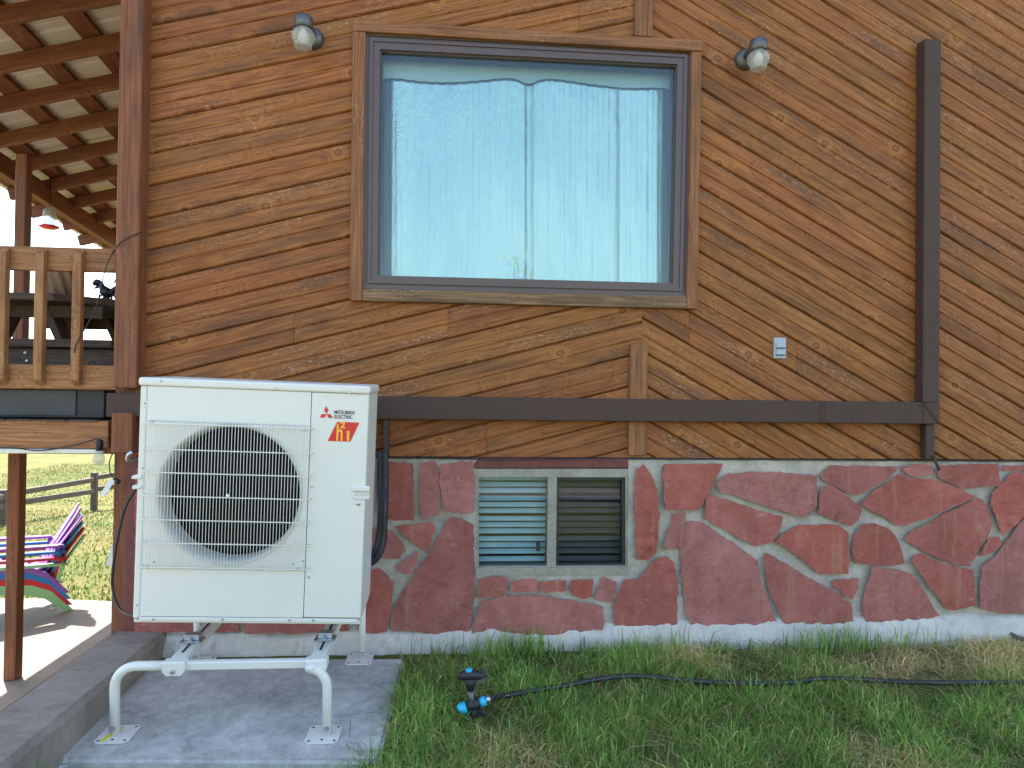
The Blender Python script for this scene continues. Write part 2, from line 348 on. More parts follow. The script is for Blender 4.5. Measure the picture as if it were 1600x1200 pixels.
bmesh.ops.remove_doubles(bm, verts=bm.verts, dist=.001)
kind(build('garden_path', bm, M['patio']), 'structure')
# ------------------------------------------------------------------ house
house = tag(empty('house', (.8, 0, 0)), 'house with diagonal brown wood siding above a red stone foundation', 'house')
def hp(name, bm, mat, axis=None, smooth=False, parent=None):
    o = build(name, bm, mat, None, axis, smooth); rel(o, house); 
    if parent is not None: o.parent = parent; o.matrix_parent_inverse = Matrix()
    return o
XL, XR = P(214, 500).x, 3.75
ZB = P(800, 714).z                                             # lower edge of the siding
ZT = 4.55
wall_w = [P(566, 450), P(1073, 463), P(1081, 79), P(570, 51)]  # brown frame outline
wx0 = (wall_w[0].x + wall_w[3].x) / 2; wx1 = (wall_w[1].x + wall_w[2].x) / 2
wz0 = (wall_w[0].z + wall_w[1].z) / 2; wz1 = (wall_w[2].z + wall_w[3].z) / 2
XC = P(1003, 500).x
print('wall', XL, ZB, 'win', wx0, wx1, wz0, wz1, 'xc', XC)
# backing sheet with the window opening
bm = bmesh.new(); gx = [XL, wx0, wx1, XR]; gz = [ZB + .01, wz0, wz1, ZT]
for i in range(3):
    for k in range(3):
        if i == 1 and k == 1: continue
        bm.faces.new([bm.verts.new((x, .024, z)) for x, z in ((gx[i], gz[k]), (gx[i + 1], gz[k]), (gx[i + 1], gz[k + 1]), (gx[i], gz[k + 1]))])
bmesh.ops.remove_doubles(bm, verts=bm.verts, dist=.0005)
siding = hp('siding_wall', bm, M['dark'])
def make_planks(side):
    if side < 0:
        a, b_ = P(217, 395), P(548, 321); sp = (P(217, 344).z - P(217, 597).z) / 5
        x_lo, x_hi = XL, XC
    else:
        a = P(1097, 89.4); b_ = a + Vector((1, 0, -.538)); sp = (P(1095, 89.4).z - P(1095, 395.2).z) / 6
        x_lo, x_hi = XC, XR
    th = math.atan2(b_.z - a.z, b_.x - a.x); u = Vector((math.cos(th), 0, math.sin(th))); v = Vector((-math.sin(th), 0, math.cos(th)))
    wd = sp * math.cos(th); n_ = Vector((0, -1, 0))
    joints = {}
    if side < 0:
        for px, py in ((459, 512), (557, 548), (905, 12), (360, 640), (760, 690), (700, 500)): 
            q = P(px, py); joints[math.floor((q - a).dot(v) / wd)] = q.x
    else:
        for px, py in ((1245, 545), (1077, 520), (1180, 690), (1520, 120), (1560, 560)):
            q = P(px, py); joints[math.floor((q - a).dot(v) / wd)] = q.x
    regs = []
    if side < 0: regs = [(x_lo, wx0, ZB, ZT), (wx0, XC, wz1, ZT), (wx0, XC, ZB, wz0)]
    else: regs = [(wx1, x_hi, ZB, ZT), (XC, wx1, wz1, ZT), (XC, wx1, ZB, wz0)]
    for k in range(-45, 45):
        g = .0015
        j = random.uniform(-.0015, .0015); c = .013
        prof = [(0, .0235), (.0055, .0235), (.006, .010 + j), (.013, j * .5), (wd * .5 - .006, j), (wd * .5 - .0015, .006), (wd * .5 + .0015, .006), (wd * .5 + .006, j), (wd - .006, j * .3), (wd - .001, .004), (wd, .0235)]
        for xa, xb in ([(x_lo, joints[k] - .001), (joints[k] + .001, x_hi)] if k in joints else [(x_lo, x_hi)]):
            allbm = bmesh.new()
            for (rx0, rx1, rz0, rz1) in regs:
                q0, q1 = max(rx0, xa), min(rx1, xb)
                if q1 - q0 < .005: continue
                bm = bmesh.new(); rows = []
                for t in (-7, 7):
                    rows.append([bm.verts.new(a + u * t + v * (k * wd + pv) - n_ * pd) for pv, pd in prof])
                for i in range(len(prof) - 1): bm.faces.new((rows[0][i], rows[0][i + 1], rows[1][i + 1], rows[1][i]))
                for co, no in (((q0, 0, 0), (-1, 0, 0)), ((q1, 0, 0), (1, 0, 0)), ((0, 0, rz0), (0, 0, -1)), ((0, 0, rz1), (0, 0, 1))):
                    bmesh.ops.bisect_plane(bm, geom=bm.verts[:] + bm.edges[:] + bm.faces[:], plane_co=co, plane_no=no, clear_outer=True)
                if len(bm.faces):
                    tmp = bpy.data.meshes.new('t'); bm.to_mesh(tmp); allbm.from_mesh(tmp); bpy.data.meshes.remove(tmp)
                bm.free()
            if not len(allbm.faces): allbm.free(); continue
            bmesh.ops.remove_doubles(allbm, verts=allbm.verts, dist=.0008)
            seen = set(); groups = []
            for f0 in allbm.faces:                               # loose pieces are separate planks
                if f0 in seen: continue
                st = [f0]; comp = []; seen.add(f0)
                while st:
                    f = st.pop(); comp.append(f)
                    for e in f.edges:
                        for g_ in e.link_faces:
                            if g_ not in seen: seen.add(g_); st.append(g_)
                groups.append(comp)
            for comp in groups:
                if sum(f.calc_area() for f in comp) < .0015: continue
                b2 = bmesh.new(); mp = {}; uv = b2.loops.layers.uv.verify()
                for f in comp:
                    for vv in f.verts:
                        if vv not in mp: mp[vv] = b2.verts.new(vv.co)
                    nf = b2.faces.new([mp[vv] for vv in f.verts])
                    for l in nf.loops: l[uv].uv = (l.vert.co.dot(u), l.vert.co.dot(v) + l.vert.co.y)
                for f in b2.faces:
                    f.normal_update()
                    if f.normal.y > 0: f.normal_flip()
                me = bpy.data.meshes.new('plank'); b2.to_mesh(me); b2.free()
                o = link('plank', me, siding, M['siding'])
            allbm.free()
make_planks(-1); make_planks(1)
def wall_quad(name, q, y0, y1, mat, axis, parent, o=.003):   # q: four pixel corners on the wall, thickness y0..y1 (y0 = outside)
    bm = bmesh.new(); pts = []
    for px, py in q:
        p = P(px, py, DW + y0); p.y = y0; pts.append(p)
    poly_prism(bm, pts, (0, y1 - y0, 0)); bev(bm, o)
    return hp(name, bm, mat, axis, False, parent)
wall_quad('batten', [(985, 537), (1013, 538), (1011, 712), (982, 712)], -.022, .003, M['trim'], (0, 0, 1), siding)
wall_quad('batten', [(993, -150), (1021, -150), (1020, 57), (992, 55)], -.022, .003, M['trim'], (0, 0, 1), siding)
# corner post
cp = bmesh.new(); a = P(191, 0, DW - .1); b_ = P(226, 0, DW - .1); zt = 4.3; xl = P(180, 400, DW - .1).x; xr = P(216, 400, DW - .1).x
hp('corner_post', bbox((xl, -.10, P(190, 606, DW - .1).z), (xr, .03, zt), .006), M['post'], (0, 0, 1))
hp('corner_post', bbox((P(173, 680, DW - .1).x, -.10, P(190, 708, DW - .1).z), (P(206, 680, DW - .1).x, .03, P(190, 645, DW - .1).z), .006), M['post'], (0, 0, 1))
hp('corner_board', bbox((XL - .10, .0, .1), (XL + .012, .06, ZT), .004), M['post'], (0, 0, 1))
# side and back walls, roof (all out of the picture, they shade the front)
bm = bmesh.new(); box(bm, (XL - .05, .06, -.9), (XL + .05, 9, 4.5)); hp('side_wall', bm, M['siding'], (0, 1, 0))
bm = bmesh.new(); box(bm, (XR - .1, .06, -.6), (XR, 9, 4.5)); hp('side_wall', bm, M['siding'], (0, 1, 0))
bm = bmesh.new(); box(bm, (XL, 8.9, -.9), (XR, 9, 4.5)); hp('back_wall', bm, M['siding'], (1, 0, 0))
def roof_z(x, y):                                              # underside of the rafters
    d = y + DW; return EYE + 2.02 - .11 * (d - 6.98) + .26 * (x + 4.75)
xrg = XC
bm = bmesh.new()
for sgn in (0, 1):
    q = []
    for x, y in ((XL - .15, -.55), (xrg, -.55), (xrg, 9.3), (XL - .15, 9.3)):
        z = roof_z(x, min(y, 1)) + .22; q.append(Vector((x if not sgn else 2 * xrg - x, y, z)))
    poly_prism(bm, q if not sgn else q[::-1], (0, 0, .15))
hp('roof', bm, M['rafter'], (1, 0, 0))
bm = bmesh.new(); z0 = ZT - .4                                  # upper gable, above the frame
poly_prism(bm, [(XL, .03, ZT - .5), (XR, .03, ZT - .5), (XR, .03, ZT), (xrg, .03, roof_z(xrg, 0) + .2), (XL, .03, ZT)], (0, .04, 0)); hp('gable', bm, M['siding'], (1, 0, 0))
# ---- picture window
def lerp4(q, u, v): return (q[0] * (1 - u) + q[1] * u) * (1 - v) + (q[3] * (1 - u) + q[2] * u) * v
def frame_quad(bm, qo, qi, y0, y1):
    """four mitred members between outer and inner outline (order bl, br, tr, tl)"""
    for k in range(4):
        a, b_, c, d = qo[k], qo[(k + 1) % 4], qi[(k + 1) % 4], qi[k]
        poly_prism(bm, [Vector((p.x, y0, p.z)) for p in (a, b_, c, d)], (0, y1 - y0, 0))
def grow(q, t): 
    c = sum(q, Vector()) / 4; return [p + Vector((math.copysign(t, p.x - c.x), 0, math.copysign(t, p.z - c.z))) for p in q]
qo = [Vector(p) for p in wall_w]; qi = [P(592, 430), P(1049, 442), P(1056, 103), P(596, 80)]
bm = bmesh.new()
def lq(t): return [a.lerp(b_, t) for a, b_ in zip(qo, qi)]
frame_quad(bm, grow(qo, .004), lq(.20), -.012, .10); frame_quad(bm, lq(.20), lq(.36), -.004, .10); frame_quad(bm, lq(.36), lq(.52), -.016, .10)
frame_quad(bm, lq(.52), lq(.93), -.009, .10); frame_quad(bm, lq(.93), qi, .006, .10)
pw = hp('picture_window', bm, M['brown'])
pw['label'] = 'large picture window with brown frame'
wall_quad('trim_board', [(551, 48), (571, 50), (566, 470), (546, 469)], -.030, .02, M['trim'], (0, 0, 1), pw)
wall_quad('trim_board', [(1081, 80), (1097, 81), (1090, 483), (1073, 482)], -.030, .02, M['trim'], (0, 0, 1), pw)
wall_quad('trim_board', [(551, 31), (1099, 62), (1098, 80), (551, 47.5)], -.034, .02, M['trim'], (1, 0, 0), pw)
wall_quad('window_sill', [(566.5, 451), (1073, 463), (1073, 482), (566, 470)], -.033, .02, M['sill'], (1, 0, 0), pw)
bm = bmesh.new(); q = grow(qi, .006); poly_prism(bm, [Vector((p.x, .022, p.z)) for p in q], (0, .005, 0)); hp('glass_pane', bm, M['glass'], parent=pw)
# white panel added behind the foil to brighten the gap above it
bm = bmesh.new(); box(bm, (wx0 + .01, .135, wz0 + .01), (wx1 - .01, .155, wz1 - .01)); hp('inner_panel', bm, M['white'], parent=pw)
# foil insulation, an uneven hanging sheet
nx, nz = 150, 60; bm = bmesh.new(); gvv = []
for j in range(nz + 1):
    row = []
    for i in range(nx + 1):
        t = i / nx; s = j / nz; px = 597 + (1051 - 597) * t
        top = 118 + 16 * t + 5 * math.sin(t * 9.2) + (9 * math.exp(-((t - .505) / .04) ** 2)) + .5 * math.sin(t * 160)
        py = 446 + (top - 446) * s
        p = P(px, py, DW + .06); dy = .010 * math.sin(t * 5.5 + .6) * s - .006 * math.cos(t * 12.4) * (s ** .5)
        dy += .03 * (math.exp(-(t / .03) ** 2) + math.exp(-((1 - t) / .035) ** 2)) + .010 * math.exp(-((t - .505) / .012) ** 2) + .006 * (1 if t > .81 else 0)
        dy += .0016 * math.sin(t * 330) + .0022 * N((t * 60, s * 3, 8)) + .0015 * N((t * 45, s * 40, 9)) + .003 * N((t * 7, s * 3, 2)) + .012 * math.exp(-((t - .46) / .05) ** 2 - ((s - .06) / .10) ** 2) * N((t * 40, s * 30, 5))
        row.append(bm.verts.new((p.x, .065 + dy, p.z)))
    gvv.append(row)
for j in range(nz):
    for i in range(nx): bm.faces.new((gvv[j][i], gvv[j][i + 1], gvv[j + 1][i + 1], gvv[j + 1][i]))
g = bmesh.ops.extrude_face_region(bm, geom=bm.faces[:]); bmesh.ops.translate(bm, verts=[e for e in g['geom'] if isinstance(e, bmesh.types.BMVert)], vec=(0, .006, 0))
tag(build('foil_insulation', bm, M['foil'], smooth=True), 'shiny bubble foil sheet hung behind the large window glass', 'insulation')
# ---- stone foundation
bw = [P(743.5, 895), P(980.5, 893), P(981, 733), P(744, 733)]; bx0, bx1, bz0, bz1 = bw[0].x, bw[1].x, bw[0].z, bw[2].z
ZF = ZB - .012
bm = bmesh.new()
def axis_lines(lo, hi, cuts, st):
    out = []; e = [lo] + cuts + [hi]
    for a, b_ in zip(e, e[1:]):
        n = max(1, round((b_ - a) / st)); out += [a + (b_ - a) * i / n for i in range(n)]
    return out + [hi]
lx = axis_lines(XL + .02, XR, [bx0, bx1], .022); lz = axis_lines(-.35, ZF, [bz0, bz1], .022)
vv = {}
for i, x in enumerate(lx):
    for k, z in enumerate(lz):
        edge = (bx0 - .001 <= x <= bx1 + .001 and bz0 - .001 <= z <= bz1 + .001)
        y = .006 + .011 * N((x * 8, 0, z * 8)) + .009 * N((x * 30, 3, z * 30))
        if k == len(lz) - 1: y += .0
        vv[i, k] = bm.verts.new((x, y, z))
for i in range(len(lx) - 1):
    for k in range(len(lz) - 1):
        cx_, cz_ = (lx[i] + lx[i + 1]) / 2, (lz[k] + lz[k + 1]) / 2
        if bx0 < cx_ < bx1 and bz0 < cz_: continue
        bm.faces.new((vv[i, k], vv[i + 1, k], vv[i + 1, k + 1], vv[i, k + 1]))
for f in bm.faces: f.smooth = True
bm2 = bmesh.new()
fnd = hp('stone_foundation', bm, M['mortar'], smooth=True); bm2.free()
fnd['label'] = 'red flagstone foundation wall with grey mortar'
bm = bmesh.new()
for i in range(len(lx) - 1):                                    # ledge under the siding
    bm.faces.new([bm.verts.new(p) for p in ((lx[i], .0, ZF), (lx[i + 1], .0, ZF), (lx[i + 1], .06, ZF + .004), (lx[i], .06, ZF + .004))])
box(bm, (XL + .02, .05, -.3), (bx0 - .03, .09, ZF)); box(bm, (bx1 + .03, .05, -.3), (XR, .09, ZF)); box(bm, (bx0 - .03, .05, -.3), (bx1 + .03, .09, bz0 - .02))
hp('foundation_core', bm, M['mortar'], parent=fnd)
Z8 = lambda x, y: (580 + x * .3, 680 + y * .3)
Z9 = lambda x, y: (1000 + x * .375, 690 + y * .375)
S8 = ["60,140 215,150 222,440 130,435 48,410 55,250", "250,145 340,140 350,270 357,405 262,430 255,280", "360,150 520,140 530,160 533,395 490,400 380,385 362,250",
 "130,475 315,450 337,478 290,595 240,570", "-20,480 45,485 110,500 165,560 175,600 140,630 50,635 -20,640", "130,685 240,605 250,610 210,710 180,710",
 "425,425 460,430 533,470 530,700 520,990 500,1020 380,1025 110,1005 108,920 180,800 300,620 400,440", "-60,720 0,700 40,695 90,730 115,770 100,900 80,1005 0,1020 -60,1020",
 "560,740 705,738 695,825 560,840", "735,752 855,750 858,805 740,812 725,790", "880,758 1008,752 1008,803 940,805 905,815 878,790", "1040,755 1145,748 1140,830 1105,842 1045,820",
 "1205,735 1268,765 1250,870 1165,840", "575,860 700,835 870,832 1060,860 1190,880 1205,960 1190,1000 1000,1025 700,1028 530,1025 545,960",
 "1375,180 1412,155 1445,200 1475,280 1488,400 1478,600 1440,640 1380,635 1370,560 1375,400 1368,250", "1315,745 1385,755 1480,640 1530,630 1570,660 1588,750 1580,990 1450,1000 1270,985 1265,890"]
S9 = ["90,97 335,92 290,190 230,280 105,275 98,180", "130,300 182,293 178,370 165,435 92,445 112,380", "320,175 365,130 520,128 725,140 722,260 690,310 640,305 560,275 330,205",
 "745,140 790,100 1065,105 1020,155 890,220 770,165", "1090,105 1130,97 1205,98 1205,130 1130,140 1090,125", "1235,98 1475,92 1483,180 1330,190 1235,150 1228,120",
 "1500,100 1620,96 1700,100 1700,128 1560,120 1505,122", "750,185 790,185 880,250 912,270 905,310 870,345 800,320 735,295",
 "915,255 960,210 1080,140 1130,155 1230,160 1310,195 1385,230 1240,290 1100,345 1060,345 990,300", "275,218 300,222 450,275 585,310 575,350 545,410 475,430 400,390 268,315",
 "215,330 260,335 330,390 430,455 480,500 500,590 540,680 565,760 450,775 330,775 215,770 190,700 175,560 165,450 180,340",
 "560,415 590,380 660,350 820,345 858,380 860,545 800,548 735,540 650,470 590,430", "885,390 915,345 970,340 1040,370 1065,420 1095,505 1000,510 890,500 880,470",
 "1095,400 1130,370 1390,235 1415,240 1450,340 1440,380 1400,440 1360,515 1290,500 1170,450 1105,410", "1455,215 1520,150 1545,130 1610,135 1640,200 1620,260 1560,330 1495,390 1480,330 1450,260",
 "1405,470 1440,400 1480,390 1490,420 1460,455", "515,460 560,480 680,560 780,610 865,665 880,745 720,765 600,755 570,690 530,600 510,500", "790,580 900,565 900,600 870,650 800,600",
 "960,520 1095,540 1130,560 1190,650 1240,720 1200,735 935,742 920,700 930,620", "1130,470 1160,465 1280,520 1370,530 1380,560 1385,680 1275,695 1230,640 1150,540 1128,500",
 "1415,510 1470,480 1510,420 1600,310 1650,270 1760,330 1740,560 1720,700 1560,710 1410,690 1405,600", "1660,150 1800,120 1900,140 1890,330 1780,310 1680,240", "1790,360 1890,360 1900,690 1750,700"]
SP = ["215,733 300,728 312,800 300,852 216,846", "312,730 440,728 446,842 380,862 322,850", "456,730 570,728 560,800 540,846 458,838", "215,862 300,866 380,876 372,985 215,984", "392,874 470,852 536,862 520,984 384,986", "546,862 566,858 562,900 545,984 530,984"]
def stone(pix):
    pts = []
    for px, py in pix:
        p = P(px, py); pts.append(Vector((p.x, 0, p.z)))
    out = []
    n = len(pts)
    for i in range(n):                                          # ragged outline
        a, b_ = pts[i], pts[(i + 1) % n]; m = max(1, int((b_ - a).length / .022))
        for k in range(m):
            q = a.lerp(b_, k / m); s = .0045
            out.append(q + Vector((N((q.x * 45, 1, q.z * 45)) * s * 1.6 + N((q.x * 14, 7, q.z * 14)) * s * 1.5, 0, N((q.x * 45, 9, q.z * 45)) * s * 1.6 + N((q.x * 14, 4, q.z * 14)) * s * 1.5)))
    pr = random.uniform(.014, .028); tx, tz = random.uniform(-.012, .012), random.uniform(-.015, .015)
    c = sum(out, Vector()) / len(out)
    out = [q + (q - c).normalized() * .006 for q in out]
    bm = bmesh.new(); f = bm.faces.new([bm.verts.new(p + Vector((0, .012, 0))) for p in out])
    bmesh.ops.recalc_face_normals(bm, faces=bm.faces)
    if f.normal.y > 0: f.normal_flip()
    def off(faces, dy):
        for v in {v for f_ in faces for v in f_.verts}: v.co.y = dy(v.co)
    r = bmesh.ops.inset_region(bm, faces=[f], thickness=.0025, use_even_offset=True); 
    off([f], lambda q: -pr * .55)
    bmesh.ops.inset_region(bm, faces=[f], thickness=.005, use_even_offset=True); off([f], lambda q: -pr + .003 * N((q.x * 30, 2, q.z * 30)))
    res = bmesh.ops.triangulate(bm, faces=[f]); fs = res['faces']
    for it in range(2):
        ed = [e for e in {e for f_ in fs for e in f_.edges} if e.calc_length() > .05 and not e.is_boundary and all(f_ in fs for f_ in e.link_faces)]
        if not ed: break
        bmesh.ops.subdivide_edges(bm, edges=ed, cuts=1); bm.faces.ensure_lookup_table()
        fs = [f_ for f_ in bm.faces if all(abs(v.co.y + pr) < .006 for v in f_.verts)]
        bmesh.ops.triangulate(bm, faces=[f_ for f_ in fs if len(f_.verts) > 3]); fs = [f_ for f_ in bm.faces if all(abs(v.co.y + pr) < .006 for v in f_.verts)]
    for v in bm.verts:
        q = v.co
        if q.y < -pr * .8: v.co.y += .010 * N((q.x * 7, 5, q.z * 7)) + .006 * N((q.x * 24, 5, q.z * 24)) + (q.x - c.x) * tx + (q.z - c.z) * tz
    for f_ in bm.faces: f_.smooth = True
    me = bpy.data.meshes.new('stone'); bm.to_mesh(me); bm.free()
    return link('stone', me, fnd, M['stone'])
for s in S8: stone([Z8(*map(float, t.split(','))) for t in s.split()])
for s in S9: stone([Z9(*map(float, t.split(','))) for t in s.split()])
for s in SP: stone([tuple(map(float, t.split(','))) for t in s.split()])
# white cement base, bulging out at the bottom of the wall
bm = bmesh.new(); prev = None; n = 260
for i in range(n + 1):
    x = XL + .03 + (XR - XL - .03) * i / n
    top = P(300, 993).z + (P(1500, 962).z - P(300, 993).z) * sstep(XL, 2.9, x) + .018 * N((x * 3, 0, 0)) + .008 * N((x * 14, 1, 0))
    pr = .035 + .018 * N((x * 2.2, 4, 0)) + .008 * N((x * 12, 8, 0))
    ring = [bm.verts.new(p) for p in ((x, .01, top + .01), (x, -.012 - .004 * N((x * 30, 0, 3)), top), (x, -.02 - pr * .4 + .004 * N((x * 40, 2, 0)), top - .035), (x, -.02 - pr * .8 + .006 * N((x * 28, 5, 0)), top - .085), (x, -.03 - pr * 1.2 + .008 * N((x * 22, 6, 0)), top - .14), (x, -.03 - pr * 1.3, -.35))]
    if prev:
        for a in range(5): bm.faces.new((prev[a], ring[a], ring[a + 1], prev[a + 1]))
    prev = ring
hp('cement_base', bm, M['apron'], smooth=True, parent=fnd)
# ---- basement window
bm = bmesh.new(); Q = lambda *c: [Vector((P(x, y, DW + .03).x, 0, P(x, y, DW + .03).z)) for x, y in c]
o4 = Q((743, 896), (981, 894), (981, 733), (743, 733)); i4 = Q((748, 884), (976, 882), (976, 745), (748, 745))
frame_quad(bm, grow(o4, .004), i4, .010, .10); box(bm, (Q((855, 800))[0].x, .016, i4[0].z - .004), (Q((869, 800))[0].x, .10, i4[2].z + .004))
box(bm, (o4[0].x, -.004, o4[0].z - .004), (o4[1].x, .012, i4[0].z - .004))
bwn = hp('basement_window', bm, M['alu']); bwn['label'] = 'aluminium sliding basement window'
bm = bmesh.new(); poly_prism(bm, Q((748, 884), (855, 884), (855, 745), (748, 745)), (0, .005, 0)); bmesh.ops.translate(bm, verts=bm.verts, vec=(0, .035, 0)); hp('glass_pane', bm, M['glass'], parent=bwn)
bm = bmesh.new(); so4 = Q((869, 883), (976, 882), (976, 745), (869, 745)); si4 = Q((872, 880), (971, 879), (971, 749), (872, 749)); frame_quad(bm, so4, si4, .022, .05); hp('sash', bm, M['black'], parent=bwn)
bm = bmesh.new(); poly_prism(bm, si4, (0, .005, 0)); bmesh.ops.translate(bm, verts=bm.verts, vec=(0, .045, 0)); hp('glass_pane', bm, M['screen'], parent=bwn)
bm = bmesh.new(); box(bm, (Q((848, 0))[0].x, .012, P(850, 862, DW).z), (Q((854, 0))[0].x, .034, P(850, 848, DW).z)); hp('latch', bm, M['black'], parent=bwn)
wall_quad('lintel', [(735, 732), (982, 731), (982, 716), (735, 715)], .004, .09, M['lintel'], (1, 0, 0), bwn)
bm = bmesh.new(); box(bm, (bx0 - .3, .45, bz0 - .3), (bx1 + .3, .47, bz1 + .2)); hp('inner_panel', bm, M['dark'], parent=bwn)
bl = tag(empty('window_blind', (bx0 + .4, .13, bz0)), 'pale slatted blind hanging behind the basement window', 'blind')
ns = 15; zt_, zb_ = i4[2].z + .02, i4[0].z - .02
for k in range(ns):
    z = zb_ + (zt_ - zb_) * k / (ns - 1); bm = bmesh.new(); dz = .003 * math.sin(k * 2.1)
    rows = []
    for x in (bx0 + .01, bx1 - .01):
        rows.append([bm.verts.new((x, .11 + yy, z + zz + (dz if x < 0 else -dz))) for yy, zz in ((0, -.011), (.010, .0), (.024, .010), (.022, .012), (.008, .002), (-.002, -.009))])
    for i in range(6): bm.faces.new((rows[0][i], rows[0][(i + 1) % 6], rows[1][(i + 1) % 6], rows[1][i]))
    rel(build('slat', bm, M['blind']), bl)
bm = bmesh.new(); box(bm, (bx0 + .01, .10, zt_ + .012), (bx1 - .01, .14, zt_ + .04)); rel(build('head_rail', bm, M['blind']), bl)
# thin cable along the siding's lower edge
bm = bmesh.new(); tube(bm, smooth_path([P(605, 715, DW - .02), P(700, 716.5, DW - .02), P(800, 718, DW - .025), P(985, 716, DW - .02), P(1200, 718, DW - .02), P(1400, 719.5, DW - .02), P(1640, 721, DW - .02)]), .0035, 6)
tag(build('cable', bm, M['black'], smooth=True), 'thin dark cable running along the lower edge of the siding', 'cable')
# ------------------------------------------------------------------ things fixed to the wall
lsc = tag(empty('line_set_cover', P(1450, 655)), 'dark brown metal duct running along the siding and up beside the window', 'duct')
def dz(px, py): q = P(px, py, DW - .07); return q
zl, zr = (dz(600, 637).z, dz(1400, 645).z)
hz = .060; yF, yB = -.072, -.004
def duct_h(xa, xb, za, zb_, y0=yF):
    bm = bmesh.new(); poly_prism(bm, [(xa, y0, za - hz), (xb, y0, zb_ - hz), (xb, y0, zb_ + hz), (xa, y0, za + hz)], (0, yB - y0, 0)); return bev(bm, .005, 2)
x_l, x_j, x_r = dz(166, 630).x, dz(1284, 645).x, dz(1441, 640).x
zc = lambda x: zl + (zr - zl) * (x - dz(600, 637).x) / (dz(1400, 645).x - dz(600, 637).x)
rel(build('duct_run', duct_h(x_l, x_j, zc(x_l), zc(x_j)), M['duct']), lsc)
rel(build('duct_run', duct_h(x_j - .01, x_r, zc(x_j), zc(x_r), yF - .004), M['duct']), lsc)
xv0, xv1 = dz(1443, 300).x, dz(1468, 300).x; xv0 -= .0; zt_ = dz(1455, 61).z; zb_ = zc(x_r) - hz
rel(build('duct_riser', bev(box(bmesh.new(), (xv0, yF - .002, zc(x_r) + hz), (xv1 + .004, yB, zt_)), .005, 2), M['duct']), lsc)
rel(build('elbow', bev(box(bmesh.new(), (x_r + .001, yF - .004, zb_), (xv1 + .006, yB, zc(x_r) + hz - .001)), .005, 2), M['duct']), lsc)
rel(build('duct_drop', bev(box(bmesh.new(), (dz(1450, 690).x, -.055, dz(1455, 717).z), (dz(1464, 690).x, yB, zb_ - .001)), .004), M['duct']), lsc)
bm = bmesh.new(); tube(bm, [P(1459, 712, DW - .06), P(1461, 720, DW - .07), P(1468, 735, DW - .09)], .008, 10); rel(build('drain_pipe', bm, M['duct'], smooth=True), lsc)
bm = bmesh.new(); tube(bm, [(x_j + .012, yF - .0045, zc(x_j) - hz), (x_j + .012, yF - .0045, zc(x_j) + hz)], .0025, 6); rel(build('seam', bm, M['duct']), lsc)
bm = bmesh.new(); a = Vector((x_r, yF - .0075, zc(x_r) + hz)); b_ = Vector((xv1, yF - .0075, zb_)); tube(bm, [a, b_], .002, 6); rel(build('seam', bm, M['duct']), lsc)
for px, py in ((1284, 634), (1436, 634), (1441, 618), (1441, 70)):
    bm = bmesh.new(); q = P(px, py, DW - .07); lathe(bm, [(.005, 0), (.004, -.004), (.0, -.005)], 8, (q.x, yF - .004, q.z), 'Y'); rel(build('screw', bm, M['black']), lsc)
bm = bmesh.new(); box(bm, (P(598, 680, DW - .1).x, -.066, P(598, 716, DW - .1).z), (P(606, 680, DW - .1).x, yB, zc(P(600, 650).x) - hz)); rel(build('duct_drop', bev(bm, .003), M['duct']), lsc)
for k, (dx, rr) in enumerate(((0, .020), (-.025, .015))):
    bm = bmesh.new(); tube(bm, smooth_path([P(601, 706, DW - .08) + Vector((dx, 0, 0)), P(601, 760, DW - .09) + Vector((dx, 0, 0)), P(600 + 3 * k, 790, DW - .14) + Vector((dx, 0, 0)), P(597, 850, DW - .16) + Vector((dx, 0, 0)), P(590, 878, DW - .25) + Vector((dx - .03, 0, 0)), P(570, 872, DW - .4) + Vector((dx - .05, 0, 0))]), rr, 10)
    tag(build('insulated_pipe', bm, M['black'], smooth=True), ['thicker black insulated pipe behind the right edge of the heat pump', 'thinner black insulated pipe nearest the back of the heat pump'][k], 'pipe', None)
# outlet plate
ol = tag(empty('outlet_plate', P(1217, 545)), 'small grey outdoor outlet cover on the right hand siding', 'outlet')
q0, q1 = P(1208, 560), P(1227, 528); rel(build('cover', bbox((q0.x, -.014, q0.z), (q1.x, .006, q1.z), .003), M['grey']), ol)
for fz in (.28, .62):
    z = q0.z + (q1.z - q0.z) * fz; rel(build('flap', bbox((q0.x + .010, -.021, z - .012), (q1.x - .008, -.0145, z + .016), .002), M['grey']), ol)
    rel(build('hinge', bbox((q0.x + .006, -.024, z - .016), (q1.x - .008, -.0145, z - .0135), .0005), M['black']), ol)
